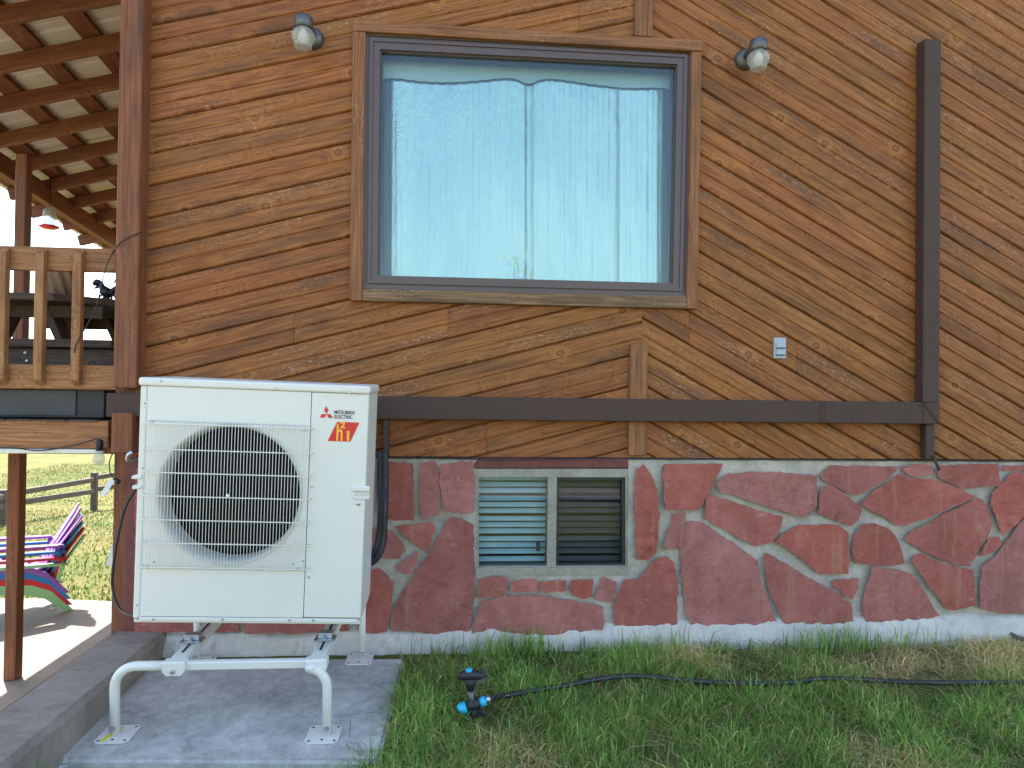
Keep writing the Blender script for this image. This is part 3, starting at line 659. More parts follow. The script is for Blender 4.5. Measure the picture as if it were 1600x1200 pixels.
# jar lamps
def lamp(px, py, flip, label):
    d = DW - .13; c = P(px, py, d); t = tag(empty('wall_lamp', c), label, 'lamp', 'jar lamps either side of the picture window')
    bm = bmesh.new(); lathe(bm, [(.058, 0), (.058, -.012), (.050, -.03), (.034, -.04)], 24, (c.x + .02 * flip, .0, c.z + .04), 'Y'); rel(build('wall_mount', bm, M['lampmetal'], smooth=True), t)
    bm = bmesh.new(); tube(bm, [(c.x + .02 * flip, -.03, c.z + .04), (c.x + .01 * flip, -.09, c.z + .058), c + Vector((0, 0, .06))], .026, 12); rel(build('arm', bm, M['lampmetal'], smooth=True), t)
    bm = bmesh.new(); lathe(bm, [(.0, .088), (.042, .086), (.047, .078), (.047, .03), (.044, .026)], 24, c); rel(build('cap', bm, M['lampmetal'], smooth=True), t)
    bm = bmesh.new(); lathe(bm, [(.036, .03), (.036, .022), (.050, .012), (.060, -.008), (.060, -.022), (.050, -.045), (.043, -.055), (.044, -.068), (.036, -.074), (.0, -.075)], 28, c); rel(build('glass_jar', bm, M['lampglass'], smooth=True), t)
    bm = bmesh.new(); lathe(bm, [(.013, .03), (.014, .015), (.024, -.005), (.028, -.022), (.022, -.042), (.0, -.05)], 20, c); rel(build('bulb', bm, M['white'], smooth=True), t)
lamp(474, 53, 1, 'jar lamp on the siding left of the large window')
lamp(1185, 88, -1, 'jar lamp on the siding right of the large window')
# ------------------------------------------------------------------ concrete pad and curb
PB, PS = EYE - 1.367 - .055 * (3.45 - DW), .055               # pad top: z = PB + PS*y
padz = lambda y: PB + PS * y
def pp(px, py, h=0.0): return PZ(px, py, PB + h, PS)
bl_, br_, fr_, fl_ = pp(222, 1030), pp(632, 1028), pp(592, 1189), pp(76, 1186)
bm = bmesh.new(); poly_prism(bm, [bl_, br_, fr_, fl_], (0, 0, -.16)); 
bmesh.ops.recalc_face_normals(bm, faces=bm.faces)
bmesh.ops.bevel(bm, geom=[e for e in bm.edges], offset=.014, segments=3, affect='EDGES')
padc = (bl_ + fr_) / 2
pad = tag(build('concrete_pad', bm, M['pad'], org=padc), 'light grey concrete pad under the heat pump', 'pad')
bm = bmesh.new(); q = [fl_ + Vector((.02, -.0155, -.035)), fl_ + Vector((.075, -.0155, -.035)), fl_ + Vector((.075, -.0155, -.018)), fl_ + Vector((.02, -.0155, -.018))]
poly_prism(bm, q, (0, .003, 0)); rel(build('barcode_sticker', bm, M['paper']), pad)
cz = EYE - 1.25
ca, cb = PZ(250, 985, cz), PZ(20, 1200, cz); cx1 = (ca.x + cb.x) / 2
bm = bmesh.new(); n = 60; prev = None
for i in range(n + 1):                                          # old curb that holds the yard above the patio
    y = .0 - 5.5 * i / n; wv = lambda s: .006 * N((y * 3, s, 0)) + .003 * N((y * 17, s, 1))
    ring = [bm.verts.new(p) for p in ((cx1 + .0 + wv(1), y, -.4), (cx1 + wv(1), y, cz - .025 + wv(2)), (cx1 - .022 + wv(3), y, cz + wv(4)), (cx1 - .24 + wv(5), y, cz + .004 + wv(6)), (cx1 - .26 + wv(7), y, cz - .02), (cx1 - .26, y, PATIO - .2))]
    if prev:
        for a in range(5): bm.faces.new((prev[a], prev[a + 1], ring[a + 1], ring[a]))
    else: bm.faces.new(ring)
    prev = ring
bm.faces.new(prev[::-1])
tag(build('concrete_curb', bm, M['curb'], smooth=False), 'weathered dark concrete curb between the yard and the lower patio', 'curb')
# ------------------------------------------------------------------ heat pump stand
stand = tag(empty('equipment_stand', pp(340, 1100)), 'cream tubular metal stand on four foot plates under the heat pump', 'stand')
up = Vector((0, -PS, 1)).normalized(); RT = .019
def sp(name, bm, mat=None, smooth=False): return rel(build(name, bm, mat or M['ac'], None, None, smooth), stand)
feet = {'fl': pp(180, 1148), 'fr': pp(511, 1148), 'bl': pp(308, 1036), 'br': pp(566, 1030)}
HR = .300                                                       # rail height over the pad
RLx, RRx = P(247, 1030, 2.72).x, P(482, 1030, 2.72).x
yf, yb = feet['fl'].y, feet['bl'].y
def on(x, y, h): return Vector((x, y, padz(y))) + up * h
for k, ft in feet.items():
    c = on(ft.x, ft.y, 0); sgn = -1 if k[1] == 'l' else 1
    pc = c + Vector((.012 * -sgn, -.006, 0)); s = .066; bm = bmesh.new()
    q = [pc + Vector((dx, dy, PS * dy)) + up * .002 for dx, dy in ((-s, -s), (s, -s), (s, s), (-s, s))]
    poly_prism(bm, q, up * .005); bmesh.ops.recalc_face_normals(bm, faces=bm.faces); bmesh.ops.bevel(bm, geom=[e for e in bm.edges if abs((e.verts[1].co - e.verts[0].co).normalized().dot(up)) > .9], offset=.012, segments=3, affect='EDGES')
    fp = sp('foot_plate', bm)
    for dx, dy in ((-.05, -.05), (.05, -.05), (.05, .05), (-.05, .05), (0, -.042)):
        bm = bmesh.new(); lathe(bm, [(.0055, 0), (.0055, .0012), (0, .0013)], 10, pc + Vector((dx, dy, PS * dy)) + up * .0068); b = build('bolt_hole', bm, M['black']); rel(b, stand); b.parent = fp; b.matrix_parent_inverse = Matrix()
    if k in ('fl', 'bl'):
        bm = bmesh.new(); q = [pc + Vector((dx, dy, PS * dy)) + up * .0076 for dx, dy in ((-.045, -.052), (-.025, -.052), (.004, .045), (-.016, .045))]; poly_prism(bm, q, up * .0006); b = build('yellow_sticker', bm, M['yellow']); rel(b, stand); b.parent = fp; b.matrix_parent_inverse = Matrix()
    bx = on(ft.x + .0 * sgn, ft.y - .024, .035); bm = bmesh.new(); lathe(bm, [(.0, -.012), (.009, -.011), (.011, 0), (.011, .006)], 10, bx, 'Y'); sp('bolt', bm, M['steel'])
    if k[0] == 'f':                                             # curved front leg running on into the cross bar
        rx = RLx if sgn < 0 else RRx; r = .085
        path = [c + up * .004, c + up * (HR - .02 - r)]
        for i in range(1, 8):
            a = math.pi / 2 * i / 7; path.append(c + up * (HR - .02 - r + r * math.sin(a)) + Vector((-sgn * (r - r * math.cos(a)), 0, 0)))
        path.append(on(rx, ft.y, HR - .02)); bm = bmesh.new(); tube(bm, path, RT, 12); sp('leg', bm, None, True)
    else:
        bm = bmesh.new(); tube(bm, [c + up * .004, c + up * (HR + .02)], RT * .85, 12); sp('leg', bm, None, True)
        rx = RLx if sgn < 0 else RRx; bm = bmesh.new(); tube(bm, [on(rx, ft.y, HR - .02), on(ft.x, ft.y, HR - .02)], RT * .8, 10); sp('leg_stub', bm, None, True)
sp('cross_bar', beam(on(RLx + .02, yf, HR - .02), on(RRx - .02, yf, HR - .02), .03, .034, up), None)
for rx in (RLx, RRx):
    bm = beam(on(rx, yf - .028, HR - .012), on(rx, yb + .03, HR - .012), .062, .036, up, .005); rl = sp('rail', bm)
    bm = bmesh.new(); q = [on(rx + dx, y, HR + .0066) for dx, y in ((-.005, yf + .06), (.005, yf + .06), (.005, yb - .05), (-.005, yb - .05))]; poly_prism(bm, q, up * .0008); b = sp('slot', bm, M['black']); b.parent = rl; b.matrix_parent_inverse = Matrix()
    bm = bmesh.new(); q = [on(rx, yf - .036, HR + hh) + Vector((xx, 0, 0)) for xx, hh in ((-.045, .008), (.045, .008), (.045, -.03), (.03, -.05), (-.03, -.05), (-.045, -.03))]
    poly_prism(bm, q, (0, .05, 0)); bev(bm, .004); b = sp('end_bracket', bm)
    bm = bmesh.new(); lathe(bm, [(.0, -.008), (.009, -.007), (.010, 0)], 8, on(rx, yf - .0365, HR - .03), 'Y'); sp('bolt', bm, M['steel'])
    for yy in (yf + .17, yb - .13):                              # galvanised clamps with a rubber pad
        bm = bmesh.new(); c = on(rx, yy, HR + .008); box(bm, c + Vector((-.045, -.035, 0)), c + Vector((.045, .035, .006))); box(bm, c + Vector((-.03, -.012, .0062)), c + Vector((.03, .03, .03))); sp('mount_clamp', bev(bm, .002), M['steel'])
        bm = bmesh.new(); lathe(bm, [(.010, .006), (.010, .014), (.005, .016), (.005, .022), (0, .023)], 8, c + Vector((0, -.024, 0))); sp('bolt', bm, M['steel'])
# ------------------------------------------------------------------ heat pump
AW, AH, AD = .95, 1.01, .34
dF = 2.93
b0, b1 = P(207.2, 973, dF), P(562.6, 972, dF); AW = (b1 - b0).length; t0, t1 = P(220.5, 593.3, dF - .03), P(581.3, 599.4, dF - .03); AH = ((t0 + t1) / 2 - (b0 + b1) / 2).length
print('AC', AW, AH, b0, b1)
ac = tag(empty('heat_pump', (b0 + b1) / 2), 'cream outdoor heat pump unit with round fan behind a wire guard', 'heat pump')
tl = ((t0 + t1) / 2 - (b0 + b1) / 2); ac.rotation_euler = (R(1.6), math.atan2(tl.x, tl.z) * .8, R(.6))
bpy.context.view_layer.update()
X0 = -AW / 2
def A5(zx, zy):                                                 # pixel of the zoomed unit -> local x, z on its front
    px, py = 190 + zx * .35833, 570 + zy * .35833; s = (973 - py) / 379.0
    xl_ = 207.2 + 13.3 * s; xr_ = 562.6 + 18.7 * s; return X0 + (px - xl_) / (xr_ - xl_) * AW, s * AH
def ap(name, bm, mat=None, smooth=False, parent=None):
    o = build(name, bm, mat or M['ac'], parent or ac, None, smooth); return o
fcx, fcz = A5(470, 563); fr = .272
# cabinet: front panel with a round hole, sides, top, back
def front_panel(x0, x1, z0, z1, y, hole=None, th=.02):
    bm = bmesh.new()
    if hole is None: box(bm, (x0, y, z0), (x1, y + th, z1)); return bev(bm, .004, 2)
    cx_, cz_, r = hole; n = 64; inner = []; outer = []
    for k in range(n):
        a = 2 * math.pi * (k + .5) / n; dx, dz_ = math.cos(a), math.sin(a); inner.append((cx_ + r * dx, cz_ + r * dz_))
        t = min(((x1 - cx_) / dx if dx > 0 else (x0 - cx_) / dx) if abs(dx) > 1e-6 else 9, ((z1 - cz_) / dz_ if dz_ > 0 else (z0 - cz_) / dz_) if abs(dz_) > 1e-6 else 9)
        outer.append((cx_ + t * dx, cz_ + t * dz_))
    for cnr in ((x0, z0), (x1, z0), (x1, z1), (x0, z1)):        # snap the nearest ray end to each corner
        j = min(range(n), key=lambda i_: (outer[i_][0] - cnr[0]) ** 2 + (outer[i_][1] - cnr[1]) ** 2); outer[j] = cnr
    vi = [bm.verts.new((x, y, z)) for x, z in inner]; vo = [bm.verts.new((x, y, z)) for x, z in outer]
    for k in range(n): bm.faces.new((vi[k], vo[k], vo[(k + 1) % n], vi[(k + 1) % n]))
    g = bmesh.ops.extrude_face_region(bm, geom=bm.faces[:]); bmesh.ops.translate(bm, verts=[e for e in g['geom'] if isinstance(e, bmesh.types.BMVert)], vec=(0, th, 0)); return bm
seam = A5(810, 600)[0]; lipz = AH - .035; xe = X0 + .028
body = ap('front_panel', front_panel(xe + .0015, seam - .0015, .022, lipz, 0, (fcx, fcz, fr + .016)))
ap('service_panel', front_panel(seam + .0005, -X0, .022, lipz, 0.0))
ap('side_panel', bev(box(bmesh.new(), (X0, .001, .012), (xe, .10, lipz)), .006, 2)); ap('side_panel', bev(box(bmesh.new(), (-X0 - .02, .021, .012), (-X0, AD, lipz)), .004, 2))
ap('side_panel', bev(box(bmesh.new(), (X0, .101, .012), (X0 + .02, AD, lipz)), .004, 2)); ap('back_panel', bev(box(bmesh.new(), (X0 + .021, AD - .02, .012), (-X0 - .021, AD - .001, lipz)), .003))
ap('lid', bev(box(bmesh.new(), (X0 - .006, -.008, lipz + .001), (-X0 + .006, AD + .006, AH)), .010, 3))
ap('base_tray', bev(box(bmesh.new(), (X0 + .004, .004, -.006), (-X0 - .004, AD - .004, .0115)), .003)); ap('bottom_flange', bev(box(bmesh.new(), (xe, -.005, .004), (-X0 - .012, .0, .0205)), .002))
bm = bmesh.new(); lathe(bm, [(fr + .020, -.003), (fr + .017, -.006), (fr + .010, .0), (fr + .003, .015), (fr, .04), (fr + .002, .10)], 72, (fcx, 0, fcz), 'Y'); bm2 = bm
for f in [f for f in bm.faces if len(f.verts) > 6]: bm.faces.remove(f)
ap('fan_shroud', bm, M['acbell'], True)
bm = bmesh.new(); box(bm, (xe + .02, AD - .07, .03), (seam - .02, AD - .03, lipz - .02)); ap('coil', bm, M['coil'])
bm = bmesh.new(); lathe(bm, [(0, .05), (.05, .052), (.062, .06), (.064, .12), (0, .121)], 28, (fcx, 0, fcz), 'Y'); ap('fan_hub', bm, M['fan'], True)
for k in range(3):
    bm = bmesh.new(); rows = []
    for i in range(9):
        r = .055 + (fr - .075) * i / 8; row = []
        for j in range(7):
            a = R(28 + 120 * k) + (R(62) + R(18) * (i / 8)) * (j / 6) + .35 * (i / 8) ** 2; row.append(bm.verts.new((fcx + r * math.cos(a), .06 + .07 * (j / 6) + .01 * math.sin(j), fcz + r * math.sin(a))))
        rows.append(row)
    for i in range(8):
        for j in range(6): bm.faces.new((rows[i][j], rows[i][j + 1], rows[i + 1][j + 1], rows[i + 1][j]))
    g = bmesh.ops.extrude_face_region(bm, geom=bm.faces[:]); bmesh.ops.translate(bm, verts=[e for e in g['geom'] if isinstance(e, bmesh.types.BMVert)], vec=(0, .004, 0)); ap('fan_blade', bm, M['fan'], True)
bm = bmesh.new(); q = A5(530, 735); box(bm, (q[0] - .008, .16, q[1] - .05), (q[0] + .008, .17, q[1] + .06)); box(bm, (q[0] - .05, .158, q[1] - .006), (q[0] + .05, .168, q[1] + .006)); ap('pale_cross', bm, M['acbell'])  # pale cross shape set behind the fan blades
# wire guard
gx0, gz1 = A5(128, 258); gx1, gz0 = A5(797, 882)
guard = ap('fan_guard', lathe(bmesh.new(), [(.007, -.03), (.007, -.036), (0, -.037)], 10, (fcx, 0, fcz), 'Y'), M['ac'])
nw = 51; yw = -.030; bm = bmesh.new(); tube(bm, [(0, .0, gz1 + .006), (0, yw + .006, gz1 + .006), (0, yw, gz1 - .004), (0, yw, gz0 + .004), (0, yw + .006, gz0 - .006), (0, 0, gz0 - .006)], .0013, 5)
me0 = None
for k in range(nw):
    x = gx0 + (gx1 - gx0) * k / (nw - 1)
    if me0 is None: o = build('guard_wire', bm, M['ac'], guard, None, True); me0 = o.data
    else: o = link('guard_wire', me0, guard)
    o.location = (x, 0, 0)
bm = bmesh.new(); e = .012; tube(bm, [(gx0 - e, .0, 0), (gx0 - e, yw + .012, 0), (gx0 - e + .01, yw + .002, 0), (gx1 + e - .01, yw + .002, 0), (gx1 + e, yw + .012, 0), (gx1 + e, 0, 0)], .0026, 6); me0 = None
for zy in (262, 372, 472, 573, 675, 775, 880):
    if me0 is None: o = build('guard_bar', bm, M['ac'], guard, None, True); me0 = o.data
    else: o = link('guard_bar', me0, guard)
    o.location = (0, 0, A5(450, zy)[1])
def screw(zx, zy, y=-.001, r=.0055):
    x, z = A5(zx, zy); bm = bmesh.new(); lathe(bm, [(r, .001), (r, -.002), (r * .7, -.004), (0, -.0042)], 10, (x, y, z), 'Y'); ap('screw', bm, M['steel'])
for s in ((177, 80, -.0085), (677, 92, -.0085), (1000, 99, -.0085), (140, 1112, -.006), (437, 1110, -.006), (728, 1110, -.006), (833, 1110, -.006), (66, 1112, -.001), (830, 521, -.001), (813, 921, -.001), (133, 259, -.004), (795, 270, -.004), (112, 884, -.004), (770, 882, -.004)): screw(*s)
for zx, zy in ((103, 180), (94, 460), (70, 1055), (805, 278), (788, 850), (142, 865), (745, 864)): 
    x, z = A5(zx, zy); bm = bmesh.new(); lathe(bm, [(.003, .0), (.003, -.0006), (0, -.0007)], 8, (x, -.0004 if zx > 110 else .0006, z), 'Y'); ap('pinhole', bm, M['black'])
def handle(x, z, w_, cut):
    bm = bmesh.new(); box(bm, (x - w_ / 2, -.010, z + .012), (x + w_ / 2, .004, z + .036)); bev(bm, .005, 2); h = ap('handle', bm)
    bm = bmesh.new(); box(bm, (x - w_ / 2 + .004, -.006, z - .022), (x + w_ / 2, .004, z + .011)); bev(bm, .005, 2); ap('handle_cup', bm, None, False, h)
    bm = bmesh.new(); box(bm, (x - w_ / 2 + .012, -.0075, z - .006), (x + w_ / 2 - .004, -.0055, z + .009)); ap('grip_recess', bm, M['fan'] if 0 else M['acbell'], False, h)
hx, hz_ = A5(1048, 548); handle(hx, hz_, .075, 0)
x_, z_ = A5(1037, 588); bm = bmesh.new(); lathe(bm, [(.010, .002), (.010, -.004), (.004, -.007), (0, -.007)], 10, (x_, 0, z_), 'Y'); ap('screw', bm, M['steel'])
hz2 = A5(78, 520)[1]; bm = bmesh.new(); poly_prism(bm, [(X0 - .022, 0, hz2 + .012), (X0 + .02, 0, hz2 + .012), (X0 + .02, 0, hz2 + .03), (X0 - .018, 0, hz2 + .026)], (0, .09, 0)); poly_prism(bm, [(X0 - .016, 0, hz2 - .03), (X0 + .02, 0, hz2 - .026), (X0 + .02, 0, hz2 - .012), (X0 - .016, 0, hz2 - .014)], (0, .09, 0)); bmesh.ops.translate(bm, verts=bm.verts, vec=(0, -.006, 0)); ap('handle', bev(bm, .003))
# writing and marks
def text(name, s, x, z, size, mat, y=-.0012, sx=1.0, sh=0.0, off=0.0):
    cu = bpy.data.curves.new(name, 'FONT'); cu.body = s; cu.size = size; cu.extrude = .0004; cu.shear = sh; cu.offset = off
    t = bpy.data.objects.new(name, cu); C.objects.link(t); bpy.context.view_layer.update()
    me = bpy.data.meshes.new_from_object(t.evaluated_get(bpy.context.evaluated_depsgraph_get())); bpy.data.objects.remove(t); bpy.data.curves.remove(cu)
    me.materials.clear(); me.materials.append(mat)
    me.transform(Matrix(((sx, 0, 0, x), (0, 0, -1, y), (0, 1, 0, z), (0, 0, 0, 1)))); return link(name, me, ac)
def mark(name, pts, mat, y0=-.0015, th=.0012):
    bm = bmesh.new(); poly_prism(bm, [(*(lambda q: (q[0], y0, q[1]))(A5(*p)),) for p in pts], (0, th, 0)); return ap(name, bm, mat)
mark('diamond', [(897, 163), (907, 180), (897, 197), (887, 180)], M['red']); mark('diamond', [(877, 198), (897, 198), (889, 214), (868, 214)], M['red']); mark('diamond', [(898, 198), (917, 198), (926, 214), (906, 214)], M['red'])
x_, z_ = A5(932, 195); text('lettering', 'MITSUBISHI', x_, z_, .0205, M['ink'], sx=.80, off=.0003)
x_, z_ = A5(932, 215); text('lettering', 'ELECTRIC', x_, z_, .0205, M['ink'], sx=.84, off=.0003)
mark('badge', [(945, 230), (1045, 230), (1004, 316), (902, 316)], M['red'])
x_, z_ = A5(938, 312); text('lettering', 'h', x_, z_, .098, M['orange'], -.0028, .62, 0, .002)
x_, z_ = A5(986, 310); text('lettering', 'i', x_, z_, .058, M['orange'], -.0028, 1.0, 0, .003)
x_, z_ = A5(958, 256); text('lettering', '2', x_, z_, .036, M['orange'], -.0042, 1.25, 0, .0015)
bm = bmesh.new(); box(bm, (-X0 + .0002, .16, .12), (-X0 + .001, .26, .25)); ap('rating_label', bm, M['paper'])
# ------------------------------------------------------------------ deck
DZ = EYE - .17; DXL, DXR = -4.05, XL - .06
deck = tag(empty('deck', (-3.2, .5, DZ)), 'raised wooden deck with plank floor and rail at the left of the house', 'deck')
def dp(name, bm, mat, axis=None, smooth=False, parent=None):
    o = build(name, bm, mat, None, axis, smooth); rel(o, deck)
    if parent is not None: o.parent = parent; o.matrix_parent_inverse = Matrix()
    return o
zb0, zb1 = P(90, 700, DW).z, P(90, 657, DW).z
dp('rim_beam', bbox((DXL, -.02, zb0), (P(172, 680, DW).x, .025, zb1)), M['rail'], (1, 0, 0))
dp('rim_beam', bbox((DXL, .026, zb0), (DXL + .045, 5.0, zb1)), M['rail'], (0, 1, 0))
x = DXL + .3
while x < DXR - .1: dp('joist', bbox((x, .03, zb0 + .01), (x + .04, 5.0, zb1 - .002), .002), M['rafter'], (0, 1, 0)); x += .45
dp('added_under_panel', box(bmesh.new(), (DXL + .046, .03, zb0 + .001), (DXR, 5.0, zb0 + .008)), M['metalroof'])  # assumed ceiling sheet, added to stop sun streaks through the board gaps
dp('cross_beam', bbox((DXL, 1.40, zb0 - .16), (DXR, 1.50, zb0 - .001)), M['rafter'], (1, 0, 0))
x = DXL; k = 0
while x < DXR - .12:
    dp('deck_board', bbox((x, -.035 + .006 * math.sin(k * 2.3), zb1 + .001), (x + .140, 5.0, DZ), .004), M['table'], (0, 1, 0)); x += .149; k += 1
gu = bbox((DXL, -.028, zb0 - .026), (P(166, 700, DW).x, .02, zb0 - .002), .003); dp('metal_strip', gu, M['steel'])
pf = PZ(20, 1060, PATIO); dp('deck_post', bbox((pf.x - .044, pf.y - .044, PATIO), (pf.x + .044, pf.y + .044, zb0 - .162), .005), M['post'], (0, 0, 1))
bm = beam((pf.x, pf.y + 2.2, PATIO), (pf.x, pf.y + 2.2, zb0 - .001), .09, .09, (0, 1, 0)); dp('deck_post', bm, M['post'], (0, 0, 1))
def rail_h(y, px0, px1, pyt, pyb, d): a = P(90, pyt, d).z; b_ = P(90, pyb, d).z; return bbox((px0, y, b_), (px1, y + .038, a), .004)
xe_ = P(181, 400, DW).x
dp('top_rail', rail_h(0, DXL, xe_, 386, 423, DW), M['rail'], (1, 0, 0)); dp('bottom_rail', rail_h(0, DXL, xe_ + .03, 570, 608, DW), M['rail'], (1, 0, 0))
sx = P(125, 500, DW).x; dx_ = (P(125, 500, DW).x - P(67, 500, DW).x)
zt_, zb_ = P(90, 389, DW).z, P(90, 603, DW).z; k = -1
bm = bmesh.new(); poly_prism(bm, [(-.021, -.042, zb_ + .03), (-.021, -.001, zb_), (-.021, -.001, zt_), (-.021, -.042, zt_ - .03)], (.042, 0, 0)); bev(bm, .003); bme = None
x = sx
while x > DXL:
    if bme is None: o = dp('baluster', bm, M['rail'], (0, 0, 1)); bme = o.data
    else: o = link('baluster', bme); rel(o, deck)
    o.location = (x, 0, 0); x -= dx_
# far rail
zt2 = DZ + .92; dp('top_rail', bbox((DXL, 4.9, zt2 - .12), (DXR, 4.94, zt2)), M['rafter'], (1, 0, 0)); dp('bottom_rail', bbox((DXL, 4.9, DZ + .06), (DXR, 4.94, DZ + .16)), M['rafter'], (1, 0, 0)); x = DXL + .1
while x < DXR: dp('baluster', bbox((x, 4.86, DZ + .07), (x + .04, 4.899, zt2 - .01), .003), M['rafter'], (0, 0, 1)); x += .24
# dark long box between deck floor and rail
tr = tag(empty('storage_trough', (-3.2, .1, DZ)), 'long dark box lying on the deck edge under the rail', 'box')
z0_, z1_ = DZ + .004, P(90, 606, DW + .05).z
rel(build('box_body', bbox((DXL + .3, .06, z0_), (P(163, 630, DW + .05).x, .36, z1_), .008), M['black']), tr); rel(build('front_panel', bbox((DXL + .4, .052, z0_ + .015), (P(118, 630, DW + .05).x, .0595, z1_ - .012), .002), M['darkbox']), tr)
# ------------------------------------------------------------------ deck roof
dr = tag(empty('deck_roof', (-3.3, 1.5, DZ)), 'open timber roof with pale metal sheeting over the deck', 'roof')
def rp(name, bm, mat, axis=None): return rel(build(name, bm, mat, None, axis), dr)
ang = math.atan(.26); RX0, RX1 = -4.75, XL - .02
yr = [.06 + .485 * i for i in range(-1, 13)]
for i, y in enumerate(yr):
    e0 = RX0 + random.uniform(-.06, .05); wob = random.uniform(-.008, .008)
    rp('rafter', beam((e0, y, roof_z(e0, y) + .065 + wob), (RX1, y, roof_z(RX1, y) + .065), .05, .128, (0, 0, 1), .005), M['rafter'], (1, 0, .26))
for i, x in enumerate([-4.68, -4.25, -3.81, -3.37, -2.93, -2.49, -2.05]):
    o_ = .135 + .02; rp('purlin', beam((x, -.5, roof_z(x, -.5) + o_), (x, 6.2, roof_z(x, 6.2) + o_), .15, .04, (-.26, 0, 1), .004), M['rafter'], (0, 1, 0))
for s in range(8):                                              # ribbed sheets, ribs running down the slope
    y0, y1 = -.55 + .9 * s, -.55 + .9 * (s + 1); prof = []; y = y0
    while y < y1 - .01:
        for dy, h in ((0, 0), (.10, 0), (.112, .006), (.124, 0), (.178, 0), (.19, .018), (.21, .018), (.222, 0)): prof.append((y + dy, h))
        y += .225
    bm = bmesh.new(); prev = None
    for x in (RX0 - .10, RX1):
        ring = [bm.verts.new((x, yy, roof_z(x, yy) + .178 + .003 * s + hh)) for yy, hh in prof]
        if prev:
            for i in range(len(ring) - 1): bm.faces.new((prev[i], prev[i + 1], ring[i + 1], ring[i]))
        prev = ring
    g = bmesh.ops.extrude_face_region(bm, geom=bm.faces[:]); bmesh.ops.translate(bm, verts=[e for e in g['geom'] if isinstance(e, bmesh.types.BMVert)], vec=(0, 0, .0012)); rp('metal_sheet', bm, M['metalroof'])
bxm = -4.36
rp('roof_beam', beam((bxm, -.4, roof_z(bxm, -.4) - .03), (bxm, 6.2, roof_z(bxm, 6.2) - .03), .09, .19, (0, 0, 1)), M['rafter'], (0, 1, 0))
for y in (2.75, 6.0):
    xx = P(37, 300, DW + 2.75).x if y < 3 else bxm; rp('roof_post', bbox((xx - .047, y - .047, (DZ + .001 if y < 5 else PATIO - .3)), (xx + .047, y + .047, roof_z(bxm, y) - .125), .006), M['rafter'], (0, 0, 1))
# bird feeder under the eave
c = P(77, 354, 7.6); fd = tag(empty('bird_feeder', c), 'glass bird feeder with red base hanging below the deck roof', 'feeder')
bm = bmesh.new(); lathe(bm, [(.03, .0), (.058, .02), (.062, .10), (.055, .17), (.03, .195), (0, .2)], 18, c); rel(build('bottle', bm, M['bottle'], smooth=True), fd)
bm = bmesh.new(); lathe(bm, [(0, -.03), (.06, -.025), (.10, -.005), (.09, .006), (.03, .012), (0, .012)], 18, c); rel(build('base', bm, M['red'], smooth=True), fd)
bm = bmesh.new(); tube(bm, [c + Vector((0, 0, .2)), c + Vector((.0, 0, .62))], .004, 6); rel(build('hanger', bm, M['black']), fd)
# ------------------------------------------------------------------ picnic table and things on it
tc = Vector((P(105, 465, 4.95).x, 1.25, DZ)); th_ = P(105, 464, 4.5).z - DZ
pt = tag(empty('picnic_table', tc), 'weathered picnic table with benches on the deck', 'table')
def tp(name, bm, ax): return rel(build(name, bm, M['table'], None, ax), pt)
for k in range(8):                                              # octagonal top of planks
    y0 = -.62 + .155 * k; y1 = y0 + .150; h = lambda y: min(.62, .62 * 1.414 - abs(y)) if abs(y) < .62 else .25
    bm = bmesh.new(); poly_prism(bm, [tc + Vector(p) for p in ((-h(y0), y0, th_ - .045), (h(y0), y0, th_ - .045), (h(y1), y1, th_ - .045), (-h(y1), y1, th_ - .045))], (0, 0, .045)); tp('top_plank', bev(bm, .004), (1, 0, 0))
tp('apron', beam(tc + Vector((-.45, -.42, th_ - .09)), tc + Vector((.45, -.42, th_ - .09)), .04, .08), (1, 0, 0)); tp('apron', beam(tc + Vector((-.45, .42, th_ - .09)), tc + Vector((.45, .42, th_ - .09)), .04, .08), (1, 0, 0))
for sx_ in (-1, 1):
    for sy_ in (-1, 1): tp('leg', beam(tc + Vector((sx_ * .10, sy_ * .38, th_ - .06)), tc + Vector((sx_ * .40, sy_ * .38, .0)), .045, .13, (0, 1, 0)), (sx_ * .3, 0, -.7))
for sy_ in (-1, 1):
    for j in range(2): tp('bench_plank', beam(tc + Vector((-.75, sy_ * (.72 + .15 * j), .41)), tc + Vector((.75, sy_ * (.72 + .15 * j), .41)), .14, .045), (1, 0, 0))
    b_ = tp('bench_board', beam(tc + Vector((-.75, sy_ * .88, .33)), tc + Vector((.75, sy_ * .88, .33)), .04, .10), (1, 0, 0))
    for xx in (-.34, -.24, -.05, .27, .28):
        bm = bmesh.new(); lathe(bm, [(.009, 0), (.008, -.006), (0, -.008)], 8, tc + Vector((xx, sy_ * .88 - .021, .33 + (.025 if xx in (-.24, .27) else -.02))), 'Y'); tp('bolt', bm, None).data.materials[0] = M['steel']
    for sx_ in (-1, 1): tp('bench_support', beam(tc + Vector((sx_ * .33, 0, .34)), tc + Vector((sx_ * .33, sy_ * .86, .34)), .04, .09), (0, 1, 0))
c = Vector((P(97, 440, 4.85).x, 1.15, DZ + th_ + .001)); bm = bmesh.new(); prev = None
for j in range(40):                                             # spiral-twisted vase
    t = j / 39; r = .068 + .022 * math.sin(t * 3.1) ; ring = [bm.verts.new(c + Vector((math.cos(a) * (r + .011 * math.cos(9 * a + t * 9)), math.sin(a) * (r + .011 * math.cos(9 * a + t * 9)), .30 * t))) for a in [2 * math.pi * i / 54 for i in range(54)]]
    if prev:
        for i in range(54): bm.faces.new((prev[i], prev[(i + 1) % 54], ring[(i + 1) % 54], ring[i]))
    else: bm.faces.new(ring[::-1])
    prev = ring
bm.faces.new(prev); tag(build('twisted_vase', bm, M['wicker'], smooth=True), 'brown spiral twisted vase standing on the picnic table', 'vase')
